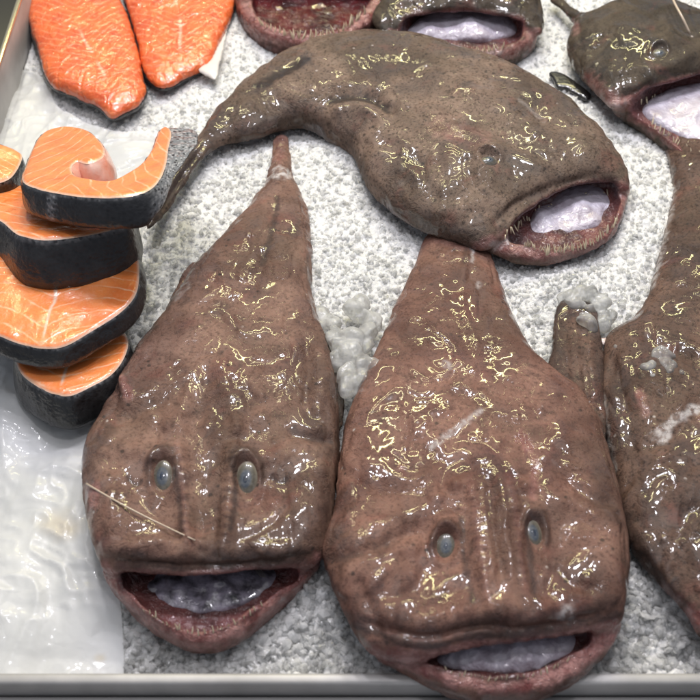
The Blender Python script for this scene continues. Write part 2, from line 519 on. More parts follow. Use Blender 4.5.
def mat_plastic():
    nt = NT('thin_white_plastic'); co = nt.coord()
    st = nt.attr('rim').outputs['Fac']
    col = nt.mix(nt.ramp(nt.noise(co, 16, 4), 0.35, 0.7), (0.76, 0.76, 0.75), (0.68, 0.685, 0.68))
    col = nt.mix(st, col, (0.66, 0.52, 0.30))
    rg = nt.math('ABSOLUTE', nt.math('SUBTRACT', nt.noise(co, 30, 2, 0.5, 0.2), 0.5))
    nb = nt.bump(nt.ramp(rg, 0.0, 0.10), 0.25, 0.0012)
    nb = nt.bump(nt.noise(co, 40, 1, 0.5, 0.2), 0.12, 0.003, nb)
    a = principled(nt, Base__Color=col, Roughness=0.4, Normal=nb, Coat__Weight=0.35, Coat__Roughness=0.06, Coat__Normal=nb)
    t = nt.n('ShaderNodeBsdfTransparent', Color=(0.94, 0.95, 0.95, 1))
    nd = nt.n('ShaderNodeMixShader', i0=0.48, i1=a.outputs[0], i2=t.outputs[0])
    return nt.done(nd)


PLASTIC = mat_plastic()

# ------------------------------------------------------------------ the body builder
TOCAM = lambda V: (CAM - V) / np.linalg.norm(CAM - V, axis=1)[:, None]


def outline_world(px, zf, n_per=5):
    p = smooth_closed(px, n_per)
    return np.array([at(a, b, zf(a, b) if callable(zf) else zf)[:2] for a, b in p])


def field(X, Y, Z, poly, z0, slope, top, drop, h):
    """signed-distance-like field of a body swelling over an outline"""
    u, d, M = dome(X, Y, poly, h)
    t = np.sqrt(np.maximum(2 * u, 0))
    g = top * np.tanh(slope * t / top)
    q = np.where(u > 0, g * g, 2 * slope * slope * u).astype(np.float32)
    zz = Z[None, None, :] - z0[:, :, None]
    L = np.where(zz > 0, zz * zz, (zz * drop) ** 2) - q[:, :, None]
    L = L.astype(np.float32)
    gx, gy, gz = np.gradient(L, h)
    return L / (np.sqrt(gx * gx + gy * gy + gz * gz) + 2e-3)


def smin(a, b, k):
    hh = np.clip(0.5 + 0.5 * (b - a) / k, 0, 1)
    return b + (a - b) * hh - k * hh * (1 - hh)


def surf_at(B, px, py, tol=3.0):
    d = np.hypot(B['px'] - px, B['py'] - py)
    for t in (tol, tol * 2, tol * 5, tol * 20):
        m = (d < t) & (B['fac'] > 0.05)
        if m.any():
            i = np.flatnonzero(m); i = i[np.argmin(B['dep'][i] + 0.0003 * d[i])]
            return B['V'][i], B['N'][i]
    return at(px, py, 0.03), np.array([0, 0, 1.0])


def body(spec, h=0.0017):
    zf = spec['zf']
    zj, zc = spec.get('zj', 0.02), spec.get('zc', 0.034)
    head = outline_world(spec['head'], zf)
    polys = [head]
    jaw = cav = None
    if 'jaw' in spec:
        jaw = outline_world(spec['jaw'], zj); polys.append(jaw)
        cav = outline_world(spec['cav'], zc)
    allp = np.vstack(polys)
    lo = allp.min(0) - 0.012; hi = allp.max(0) + 0.012
    xs = np.arange(lo[0], hi[0], h); ys = np.arange(lo[1], hi[1], h)
    zmax = spec['top'] + max(zf(a, b) for a, b in spec['head']) + 0.008
    zs = np.arange(spec.get('zlo', -0.030), zmax, h)
    X, Y = np.meshgrid(xs, ys, indexing='ij')
    px, py, _ = proj(np.stack([X, Y, np.full_like(X, 0.04)], -1))
    z0 = np.vectorize(zf)(px, py)
    F = field(X, Y, zs, head, z0, spec.get('slope', 0.62), spec['top'], spec.get('drop', 2.0), h)
    for extra in spec.get('add', []):
        pts, ez, es, et, k = extra
        f2 = field(X, Y, zs, outline_world(pts, ez), np.full_like(X, ez), es, et, 1.5, h)
        F = smin(F, f2, k)
    C = None
    if jaw is not None:
        J = field(X, Y, zs, jaw, np.full_like(X, zj), spec.get('jslope', 0.6), spec.get('jtop', 0.016), spec.get('jdrop', 0.42), h)
        F = smin(F, J, 0.004)
        C = field(X, Y, zs, cav, np.full_like(X, zc), spec.get('cslope', 0.9), spec.get('ctop', 0.010), spec.get('cdrop', 0.55), h)
        F = -smin(-F, C, 0.003)
    V, Q = surface_nets(F, (xs[0], ys[0], zs[0]), h)
    V = relax(V, Q, 2, 0.5)
    mouth = np.zeros(len(V))
    if C is not None:
        I = np.clip(np.round((V - np.array([xs[0], ys[0], zs[0]])) / h).astype(int), 0, np.array(F.shape) - 1)
        mouth = np.clip(1 - (C[I[:, 0], I[:, 1], I[:, 2]] - 0.001) / 0.004, 0, 1)
    N = normals(V, Q)
    PX, PY, dep = proj(V)
    P2 = np.stack([PX, PY], 1)
    fac = np.einsum('ij,ij->i', N, TOCAM(V))
    gate = np.clip(fac * 3.0, 0, 1) * (1 - np.clip(mouth * 1.5, 0, 1))
    D = np.zeros(len(V)); dark = np.zeros(len(V)); pink = np.zeros(len(V)); pale = np.zeros(len(V))
    for f in spec.get('feat', []):
        if f[0] == 'o':          # raised rim of an eye socket with a hollow inside it
            _, cx, cy, sx, sy, amp, hol = f
            e = np.hypot((PX - cx) / sx, (PY - cy) / sy)
            D += 1e-3 * (amp * np.exp(-((e - 1.12) / 0.27) ** 2) * (1 + 0.7 * vnoise(V, 85, 12)) * np.clip(0.75 - 0.5 * (PY - cy) / sy, 0.15, 1.4) + hol * np.exp(-(e / 0.8) ** 4))
        elif f[0] == 'b':
            _, cx, cy, sx, sy, ang, amp = f
            a = math.radians(ang); dx, dy = PX - cx, PY - cy
            e = ((dx * math.cos(a) + dy * math.sin(a)) / sx) ** 2 + ((-dx * math.sin(a) + dy * math.cos(a)) / sy) ** 2
            D += amp * 1e-3 * np.exp(-0.5 * e)
        else:
            _, pts, w, amp = f[:4]
            ser = f[4] if len(f) > 4 else 0
            pl = smooth_open(pts, 5)
            d, s = seg_dist(P2, pl)
            L = np.linalg.norm(np.diff(pl, axis=0), axis=1).sum()
            g = np.exp(-0.5 * (d / w) ** 2) * np.clip(np.minimum(s, L - s) / (0.22 * L) + 0.25, 0, 1)
            if ser: g = g * (0.86 + 0.14 * np.sin(s * ser + 3 * vnoise(V, 60, 2)))
            D += amp * 1e-3 * g
    for key, arr in (('dark', dark), ('pink', pink), ('pale', pale)):
        for f in spec.get(key, []):
            pts, w, amp = f
            wob = fbm(V, 160, 2, 5) * w * 0.8
            if len(pts) == 1: d = np.hypot(PX - pts[0][0], PY - pts[0][1])
            else: d, _ = seg_dist(P2, smooth_open(pts, 4))
            g = amp * np.clip(1.5 - (d + wob) / w, 0, 1)
            np.maximum(arr, g, out=arr)
    D *= 1.4
    rt = np.random.default_rng(spec.get('seed', 1) + 100)
    for (tx, ty, trx, try_, tn) in spec.get('tub', []):
        for _ in range(tn):
            cx, cy = tx + rt.normal() * trx, ty + rt.normal() * try_
            sz = rt.uniform(1.3, 3.4); am = sz * rt.uniform(0.15, 0.5) * 1e-3 * (1 if rt.random() > 0.2 else -0.8)
            m = np.abs(PX - cx) + np.abs(PY - cy) < 14
            D[m] += am * np.exp(-0.5 * (((PX[m] - cx) / sz) ** 2 + ((PY[m] - cy) / (sz * rt.uniform(0.7, 1.6))) ** 2))
    seed = spec.get('seed', 1)
    # bony knobs and folds of loose skin
    kn = worley(V[:, :2] + 0.004 * np.stack([vnoise(V, 60, 3), vnoise(V, 60, 4)], 1), 0.021, seed)
    kp = np.clip(fbm(V, 14, 2, seed + 5) * 2.2 + 0.25, 0, 1)
    D += 0.0012 * np.clip(1 - kn[0] / 0.28, 0, 1) ** 1.4 * (kn[2] > 0.6) * kp
    D += 0.0026 * fbm(V * np.array([1, 0.7, 1]), 17, 2, seed + 1) + 0.0005 * fbm(V, 45, 2, seed + 2)
    rid = 1 - np.abs(fbm(V * np.array([1.0, 0.5, 1.0]), 30, 2, seed + 6))
    D -= 0.0013 * np.clip((rid - 0.90) / 0.10, 0, 1) ** 1.5 * kp
    D += 0.00012 * fbm(V, 170, 2, seed + 8)
    V = V + N * (D * gate)[:, None]
    V += N * (0.0026 * fbm(V, 50, 3, seed + 11) * (1 - gate))[:, None]
    N = normals(V, Q)
    PX, PY, dep = proj(V)
    fac = np.einsum('ij,ij->i', N, TOCAM(V))
    return dict(V=V, Q=Q, N=N, px=PX, py=PY, dep=dep, fac=fac,
                fx=np.stack([pink, dark, mouth * spec.get('mouthk', 1.0)], 1), pale=pale)


def ellipsoid_mesh(c, ax, ay, az, r, nu=28, nv=14):
    """upper part of an ellipsoid standing on direction az; 'rim' runs from 0 at its top to 1 at its border"""
    V, F, R = [], [], []
    for j in range(nv + 1):
        t = j / nv * math.radians(125)
        for i in range(nu):
            p = i / nu * 2 * math.pi
            V.append(c + ax * r[0] * math.sin(t) * math.cos(p) + ay * r[1] * math.sin(t) * math.sin(p) + az * r[2] * math.cos(t))
            R.append(min(1.0, t / math.radians(82)))
    for j in range(nv):
        for i in range(nu):
            F.append((j * nu + i, (j + 1) * nu + i, (j + 1) * nu + (i + 1) % nu, j * nu + (i + 1) % nu))
    return np.array(V), np.array(F), np.array(R)


def tube(pts, radii, n=10, close=True):
    pts = np.asarray(pts, float); V, F = [], []
    up = np.array([0.13, 0.21, 1.0])
    for i, p in enumerate(pts):
        t = pts[min(i + 1, len(pts) - 1)] - pts[max(i - 1, 0)]; t /= np.linalg.norm(t)
        a = np.cross(t, up); a /= np.linalg.norm(a); b = np.cross(a, t)
        for k in range(n):
            w = 2 * math.pi * k / n
            V.append(p + radii[i] * (a * math.cos(w) + b * math.sin(w)))
    for i in range(len(pts) - 1):
        for k in range(n):
            F.append((i * n + k, i * n + (k + 1) % n, (i + 1) * n + (k + 1) % n, (i + 1) * n + k))
    return np.array(V), F + [tuple(range(n))[::-1], tuple(range((len(pts) - 1) * n, len(pts) * n))]


TV, TF = tube([(0, 0, -0.35), (0, 0, 0.3), (0.05, 0, 0.7), (0.14, 0, 1.0)], [0.20, 0.17, 0.10, 0.015], 8)
TOOTH_ME = None


def tooth(root, pos, direction, size):
    global TOOTH_ME
    if TOOTH_ME is None:
        me = bpy.data.meshes.new('tooth'); me.from_pydata([tuple(v) for v in TV], [], TF)
        me.materials.append(TOOTH); me.polygons.foreach_set('use_smooth', [True] * len(me.polygons)); TOOTH_ME = me
    o = bpy.data.objects.new('tooth', TOOTH_ME); COL.objects.link(o); o.parent = root
    o.location = Vector(pos) - root.location
    o.rotation_mode = 'QUATERNION'
    o.rotation_quaternion = Vector(direction).to_track_quat('Z', 'Y')
    o.scale = (size * 0.7, size * 0.7, size)
    return o


def monkfish(spec, label):
    B = body(spec)
    cx = (B['V'][:, :2].min(0) + B['V'][:, :2].max(0)) / 2
    root = thing('monkfish', label, 'monkfish', (cx[0], cx[1], 0.0), 'monkfish laid on the ice')
    link_mesh('body', B['V'], B['Q'], spec['mat'], root, root.location, dict(fx=B['fx'], pale=B['pale']))
    for (ex, ey, rx, ry, ang, out) in spec.get('eyes', []):
        p, n = surf_at(B, ex, ey)
        n = n * 0.5 + np.array([0, -0.25, 0.6]); n /= np.linalg.norm(n)
        a = math.radians(ang)
        ay = np.cross(n, RGT); ay /= np.linalg.norm(ay); ax = np.cross(ay, n)
        if ay @ UPV < 0: ay = -ay
        ax, ay = ax * math.cos(a) + ay * math.sin(a), -ax * math.sin(a) + ay * math.cos(a)
        if np.dot(np.cross(ax, ay), n) < 0: ax = -ax
        k = np.linalg.norm(p - CAM) / FPX
        r = (rx * k, ry * k * 1.12, rx * k * 0.5)
        V, F, R = ellipsoid_mesh(p + n * (out * 1e-3 - r[2] * 0.45), ax, ay, n, r)
        eo = link_mesh('eye', V, F, EYE, root, root.location, dict(rim=R))
        V, F, R = ellipsoid_mesh(p + n * (out * 1e-3 + r[2] * 0.12), ax, ay, n, (r[0] * 0.40, r[1] * 0.46, r[2] * 0.46), 20, 10)
        link_mesh('pupil', V, F, PUPIL, eo, root.location, dict(rim=R))
    if 'tongue' in spec:
        pts, z, top, m = spec['tongue']
        T = body(dict(tub=[(np.mean([q[0] for q in pts]), np.mean([q[1] for q in pts]), 34, 14, 90)], feat=[('b', np.mean([q[0] for q in pts]) + dx, np.mean([q[1] for q in pts]) + dy, 7, 6, 0, am) for dx, dy, am in ((-34, -2, 2.6), (-12, 5, -1.8), (8, -4, 2.8), (30, 3, -1.8), (-22, -8, -1.5), (20, 8, 2.2))], head=pts, zf=lambda a, b: z, top=top, slope=0.6, drop=2.0, zlo=z - 0.02, seed=9, mat=m), 0.0018)
        link_mesh('tongue', T['V'], T['Q'], m, root, root.location)
    for pts, n, d, sz in spec.get('teeth', []):
        pl = smooth_open(pts, 8)
        seg = np.linalg.norm(np.diff(pl, axis=0), axis=1); cum = np.concatenate([[0], np.cumsum(seg)])
        for i in range(n):
            s = (i + 0.5 + RNG.uniform(-0.4, 0.4)) / n * cum[-1]
            a = np.array([np.interp(s, cum, pl[:, 0]), np.interp(s, cum, pl[:, 1])])
            p, nn = surf_at(B, a[0] + RNG.uniform(-1, 1), a[1] + RNG.uniform(-1.5, 1.5))
            if d[2] < 0: p = p + np.array([0, -0.0025, 0.0])
            v = np.array(d, float) + RNG.normal(0, 0.22, 3)
            tooth(root, p, v / np.linalg.norm(v), sz * RNG.uniform(0.55, 1.2))
    for pts, z, top, mat, *rays in spec.get('fins', []):
        T = body(dict(head=pts, feat=[('r', q, 2.4, 0.7) for q in (rays[0] if rays else [])], dark=(rays[1] if len(rays) > 1 else []), zf=(z if callable(z) else (lambda a, b: z)), top=top, slope=0.5, drop=1.2, zlo=-0.01, seed=13, mat=mat), 0.0016)
        # fin rays
        link_mesh('fin', T['V'], T['Q'], mat, root, root.location, dict(fx=T['fx'], pale=T['pale']))
    for pts, r0, r1 in spec.get('filaments', []):
        pl = smooth_open(pts, 5)
        P = []
        for i, (a, b) in enumerate(pl):
            p, nn = surf_at(B, a, b); P.append(p + nn * 0.002 if len(pts[0]) == 2 else p)
        P = np.array(P)
        if len(P) > 6:
            for _ in range(8): P[1:-1] = (P[:-2] + P[1:-1] + P[2:]) / 3
        P[:, 2] += 0.001
        V, F = tube(P, np.linspace(r0, r1, len(P)), 8)
        link_mesh('lure_filament', V, F, FILAMENT, root, root.location)
    return B, root


def lerp_f(axis, pts):
    xs, vs = [p[0] for p in pts], [p[1] for p in pts]
    return (lambda a, b: float(np.interp(b, xs, vs))) if axis == 'y' else (lambda a, b: float(np.interp(a, xs, vs)))


# ------------------------------------------------------------------ the fish
FISH_A = dict(
    mat=SKIN_A, seed=3, top=0.033, slope=0.74, zf=lerp_f('y', [(130, 0.014), (250, 0.018), (420, 0.026), (560, 0.036)]),
    head=[(276, 137), (287, 137), (289, 150), (291, 162), (294, 178), (298, 187), (303, 200), (308, 216), (310, 236), (311, 262), (312, 290),
          (315, 312), (321, 330), (328, 350), (333, 376), (337, 400), (339, 430), (339, 455), (336, 480), (333, 505), (331, 525), (327, 545),
          (318, 561), (300, 570), (272, 575), (240, 578), (210, 581), (180, 582), (150, 580), (125, 577), (106, 571), (99, 556), (92, 535),
          (87, 515), (84, 490), (83, 465), (86, 448), (95, 430), (106, 413), (117, 400), (122, 385), (130, 368), (141, 350), (152, 335),
          (165, 318), (177, 300), (187, 283), (200, 265), (215, 248), (232, 230), (247, 213), (257, 198), (265, 184), (270, 170), (273, 154)],
    jaw=[(319, 560), (313, 570), (302, 584), (284, 600), (264, 618), (246, 633), (222, 644), (201, 647), (180, 643), (157, 631),
         (136, 614), (118, 595), (104, 573), (115, 545), (150, 530), (210, 524), (270, 530), (308, 543)],
    cav=[(122, 581), (134, 594), (148, 609), (168, 622), (190, 629), (216, 628), (240, 616), (264, 600), (283, 586), (298, 575), (285, 553), (250, 540), (200, 537), (150, 543), (130, 562)],
    zj=0.022, zc=0.033, jtop=0.018, ctop=0.011,
    eyes=[(163, 475, 11.5, 17.5, 4, 2.4), (246, 478, 12, 17.5, -4, 2.1)],
    tongue=([(132, 584), (165, 565), (210, 560), (268, 564), (282, 582), (250, 606), (208, 617), (165, 611)], 0.009, 0.009, TONGUE_DARK),
    teeth=[([(140, 606), (168, 622), (198, 632), (235, 622), (264, 604)], 22, (0, 0.3, 1.0), 0.0055)],
    fins=[([(197, 262), (187, 268), (177, 288), (167, 308), (158, 326), (170, 322), (186, 298), (196, 280)], 0.018, 0.003, SKIN_A),
          ([(311, 326), (322, 331), (334, 352), (339, 380), (344, 412), (338, 432), (328, 412), (320, 380), (313, 350)], 0.026, 0.007, SKIN_FIN, [[(316, 332), (328, 370), (336, 420)], [(326, 342), (334, 372), (340, 410)]])],
    filaments=[([(86, 484), (120, 503), (160, 524), (196, 540)], 0.0009, 0.0006)],
    tub=[(200, 548, 55, 9, 70), (205, 440, 45, 16, 40), (140, 505, 25, 30, 25), (270, 505, 25, 30, 25), (204, 500, 16, 30, 16), (210, 360, 50, 40, 25), (110, 470, 12, 40, 20), (318, 470, 12, 40, 20)],
    feat=[('b', 152, 490, 24, 28, 0, -4.8), ('b', 262, 492, 24, 28, 0, -4.8), ('b', 130, 452, 18, 7, 25, 3.0), ('b', 285, 455, 18, 7, -25, 3.0), ('o', 163, 475, 12.5, 19, 3.2, -2.2), ('o', 246, 478, 13, 19, 3.2, -2.2), ('b', 165, 452, 13, 7, 0, 3.5), ('b', 242, 453, 13, 7, 0, 3.5), ('b', 205, 492, 10, 50, 0, -3.0), ('b', 108, 500, 12, 34, 0, 3.0), ('b', 312, 495, 12, 34, 0, 3.0),
          ('r', [(178, 440), (184, 490), (186, 530), (190, 552)], 5, 4.6, 0.7), ('r', [(230, 440), (229, 490), (225, 530), (222, 552)], 5, 4.6, 0.7),
          ('r', [(190, 440), (200, 405), (207, 365)], 6, -2.2), ('r', [(238, 428), (228, 395), (216, 358)], 6, 2.4), ('r', [(175, 430), (186, 398), (196, 365)], 6, 2.4),
          ('b', 168, 426, 4.5, 5, 0, 4.5), ('b', 238, 430, 5, 5, 0, 4.5), ('b', 152, 416, 6, 5, 0, 2.5), ('b', 262, 418, 6, 6, 0, 2.5), ('b', 205, 425, 6, 5, 0, 2.0),
          ('r', [(127, 474), (133, 483), (142, 477)], 3, -2.0), ('r', [(270, 473), (281, 480), (288, 477)], 3, -2.0),
          ('b', 133, 547, 12, 6, 0, 3.2), ('b', 160, 543, 8, 5, 0, 2.5), ('b', 180, 553, 7, 6, 0, 3.2), ('b', 205, 541, 9, 6, 0, 3.0), ('b', 228, 553, 7, 6, 0, 3.2), ('b', 252, 544, 8, 5, 0, 2.5), ('b', 280, 549, 12, 6, 0, 3.2),
          ('r', [(106, 560), (150, 564), (200, 568), (250, 566), (316, 553)], 3, -2.5),
          ('r', [(98, 425), (125, 416), (150, 406), (170, 390)], 7, -3.5), ('b', 126, 388, 3.5, 9, 0, 7), ('r', [(285, 430), (310, 438), (336, 440)], 4, -4.0),
          ('b', 322, 372, 8, 22, 0, 4.0), ('r', [(305, 330), (310, 370), (306, 405), (320, 425)], 4, -3.0),
          ('r', [(278, 190), (273, 222), (263, 258), (254, 287)], 5, -2.5), ('b', 281, 165, 5, 8, 0, 3.0),
          ('r', [(140, 500), (175, 535), (190, 540)], 3, -1.2), ('r', [(295, 500), (262, 530), (235, 540)], 3, -1.2),
          ('b', 115, 520, 14, 26, 10, 2.5), ('b', 302, 515, 14, 26, -10, 2.5)],
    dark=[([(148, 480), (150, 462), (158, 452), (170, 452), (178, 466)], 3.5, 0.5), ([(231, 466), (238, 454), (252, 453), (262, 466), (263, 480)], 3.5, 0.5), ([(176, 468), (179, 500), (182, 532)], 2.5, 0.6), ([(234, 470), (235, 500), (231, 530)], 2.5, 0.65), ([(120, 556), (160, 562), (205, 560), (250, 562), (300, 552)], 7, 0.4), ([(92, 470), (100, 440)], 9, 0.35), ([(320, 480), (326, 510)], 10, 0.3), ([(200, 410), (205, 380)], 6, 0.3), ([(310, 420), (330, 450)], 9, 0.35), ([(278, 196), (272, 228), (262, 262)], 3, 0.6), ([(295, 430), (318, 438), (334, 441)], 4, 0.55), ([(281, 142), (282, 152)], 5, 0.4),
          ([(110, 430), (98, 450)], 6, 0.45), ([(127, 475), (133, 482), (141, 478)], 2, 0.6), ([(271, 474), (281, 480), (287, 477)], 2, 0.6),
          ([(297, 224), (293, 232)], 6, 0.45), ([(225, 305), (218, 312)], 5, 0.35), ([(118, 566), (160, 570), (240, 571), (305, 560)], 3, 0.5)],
    pink=[([(112, 582), (135, 604), (165, 628), (195, 640), (230, 632), (262, 610), (300, 580)], 13, 0.85), ([(96, 490), (97, 505)], 5, 0.6), ([(178, 448), (183, 490), (186, 530)], 3, 0.12),
          ([(126, 385), (128, 396)], 4, 0.6), ([(281, 140), (280, 160)], 5, 0.5), ([(104, 570), (120, 580)], 8, 0.8), ([(318, 562), (300, 574)], 7, 0.8)],
    pale=[([(275, 174), (288, 174)], 4, 0.9), ([(176, 300), (190, 285)], 2, 0.3), ([(282, 602)], 4, 0.4)],
)

FISH_B = dict(
    mat=SKIN_B, seed=11, top=0.034, slope=0.74, zf=lerp_f('y', [(230, 0.012), (350, 0.020), (480, 0.030), (620, 0.040)]),
    head=[(440, 232), (462, 236), (480, 246), (490, 256), (495, 271), (500, 290), (511, 315), (521, 340), (530, 358), (545, 372), (565, 385), (585, 400),
          (598, 425), (605, 450), (611, 470), (617, 490), (623, 515), (626, 540), (628, 565), (626, 590), (622, 622), (602, 632), (577, 639), (550, 643),
          (528, 646), (505, 649), (480, 652), (455, 657), (431, 661), (407, 663), (385, 658), (365, 647), (350, 625), (340, 600), (330, 575), (323, 556), (324, 542),
          (331, 522), (336, 500), (339, 470), (343, 440), (350, 415), (358, 395), (366, 375), (376, 352), (385, 335), (395, 310), (406, 285), (418, 260), (426, 240)],
    jaw=[(621, 622), (612, 645), (601, 657), (580, 676), (555, 690), (530, 697), (505, 699), (475, 697), (446, 689), (420, 677), (400, 667), (375, 655), (395, 630),
         (440, 612), (500, 602), (560, 604), (600, 608)],
    cav=[(435, 664), (460, 670), (490, 675), (519, 674), (545, 667), (568, 655), (590, 640), (580, 622), (540, 612), (490, 614), (450, 626), (420, 645), (415, 658)],
    zj=0.026, zc=0.036, jtop=0.017, ctop=0.010,
    eyes=[(446, 544, 11.5, 14.5, -8, 1.5), (535, 533, 9.5, 15, 10, 1.3)],
    tongue=([(436, 660), (460, 640), (520, 626), (578, 628), (580, 648), (556, 663), (522, 673), (482, 673), (450, 669)], 0.018, 0.010, TONGUE),
    teeth=[([(440, 667), (490, 679), (530, 676), (570, 660)], 20, (0, 0.4, 1.0), 0.005)],
    tub=[(480, 620, 70, 10, 80), (485, 490, 45, 18, 45), (400, 570, 35, 30, 35), (575, 560, 30, 35, 35), (495, 550, 20, 35, 18), (480, 400, 70, 40, 25), (350, 600, 12, 30, 18), (400, 480, 40, 30, 20)],
    feat=[('b', 498, 540, 19, 58, -4, 6.5), ('b', 434, 556, 24, 28, 0, -5.5), ('b', 558, 548, 22, 30, 0, -5.5), ('b', 360, 560, 14, 30, 0, 3.5), ('b', 612, 550, 10, 34, 0, 3.0), ('b', 400, 520, 22, 8, -20, 3.0), ('b', 570, 505, 22, 8, 20, 3.0), ('o', 446, 544, 12.5, 16, 3.2, -2.2), ('o', 535, 533, 11, 16, 3.0, -2.2), ('b', 446, 520, 13, 7, 0, 3.5), ('b', 530, 510, 12, 7, 0, 3.5), ('r', [(470, 470), (478, 540), (486, 602)], 4.5, 2.6, 0.7), ('r', [(508, 474), (518, 540), (526, 602)], 4.5, 2.6, 0.7),
          ('r', [(486, 480), (494, 540), (503, 590)], 4, -2.4), ('r', [(498, 470), (506, 530), (513, 590)], 3, 1.8), ('r', [(482, 470), (486, 530), (494, 590)], 2.5, 1.4),
          ('b', 440, 500, 5, 5, 0, 4.5), ('b', 455, 486, 5, 5, 0, 4.5), ('b', 524, 490, 5, 5, 0, 4.5), ('b', 478, 463, 7, 5, 0, 2), ('b', 405, 545, 14, 10, 0, 3),
          ('r', [(327, 560), (360, 556), (400, 538), (425, 520)], 5, -3.0), ('b', 350, 585, 16, 24, 0, 3.0), ('r', [(356, 575), (372, 610), (380, 640)], 5, -3.0),
          ('b', 385, 615, 14, 10, 0, 3), ('b', 432, 620, 12, 9, 0, 3.5), ('b', 466, 612, 12, 9, 0, 3.5), ('b', 500, 612, 12, 8, 0, 3.5), ('b', 540, 610, 14, 9, 0, 3.5), ('b', 585, 600, 14, 10, 0, 2.5),
          ('r', [(350, 618), (400, 632), (435, 636), (480, 626), (540, 628), (620, 608)], 3.2, -3.0), ('r', [(470, 243), (462, 300), (478, 345)], 3, 1.6),
          ('r', [(425, 570), (410, 590), (380, 600)], 4, -1.8), ('r', [(555, 560), (575, 585), (600, 590)], 4, -1.8), ('b', 590, 545, 22, 30, 0, 2.5), ('b', 395, 570, 22, 18, 0, 2.0),
          ('r', [(560, 470), (590, 500), (615, 505)], 5, -2.5), ('r', [(345, 470), (375, 490), (420, 490)], 5, -2.0)],
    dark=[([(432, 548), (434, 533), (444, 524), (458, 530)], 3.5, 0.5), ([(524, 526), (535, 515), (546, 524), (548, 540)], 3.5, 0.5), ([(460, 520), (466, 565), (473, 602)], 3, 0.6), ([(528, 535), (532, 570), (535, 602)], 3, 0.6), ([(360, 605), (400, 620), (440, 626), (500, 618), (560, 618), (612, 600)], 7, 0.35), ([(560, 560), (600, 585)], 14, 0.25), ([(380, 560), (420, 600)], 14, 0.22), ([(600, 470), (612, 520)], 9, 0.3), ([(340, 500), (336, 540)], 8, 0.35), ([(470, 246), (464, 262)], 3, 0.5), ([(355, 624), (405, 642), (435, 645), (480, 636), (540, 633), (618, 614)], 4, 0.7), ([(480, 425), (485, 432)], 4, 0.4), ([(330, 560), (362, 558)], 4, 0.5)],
    pink=[([(400, 662), (440, 676), (480, 686), (515, 687), (555, 675), (590, 655), (615, 632)], 7, 0.9), ([(575, 645), (600, 640), (615, 628)], 9, 0.95), ([(395, 656), (431, 655), (470, 646), (520, 641), (570, 636), (606, 626)], 6, 0.7), ([(522, 436), (528, 448)], 5, 0.7), ([(402, 468)], 5, 0.5),
          ([(470, 480), (478, 540), (486, 600)], 3, 0.15), ([(508, 480), (518, 540), (526, 600)], 3, 0.15), ([(350, 645), (380, 655), (410, 662)], 7, 0.7), ([(535, 460), (532, 500)], 4, 0.4)],
    pale=[([(432, 446), (455, 430), (482, 411)], 3, 0.7), ([(473, 250), (472, 262)], 2, 0.8), ([(566, 612)], 7, 0.6), ([(446, 366)], 4, 0.6), ([(413, 266)], 3, 0.5), ([(478, 285)], 3, 0.5)],
    fins=[([(546, 374), (552, 352), (554, 328), (557, 308), (564, 299), (570, 303), (577, 295), (584, 303), (590, 300), (597, 320), (602, 350), (603, 385), (606, 420), (601, 450), (586, 444), (566, 424), (550, 400)],
           0.031, 0.007, SKIN_D, [[(568, 300), (566, 350), (572, 400), (585, 440)], [(578, 298), (577, 350), (582, 400), (592, 444)], [(588, 304), (590, 350), (594, 400), (600, 440)], [(560, 308), (557, 350), (562, 395)]], [([(556, 305), (575, 300), (592, 306)], 16, 0.75), ([(556, 330), (556, 370)], 8, 0.45), ([(600, 340), (603, 400)], 7, 0.5)])],
)

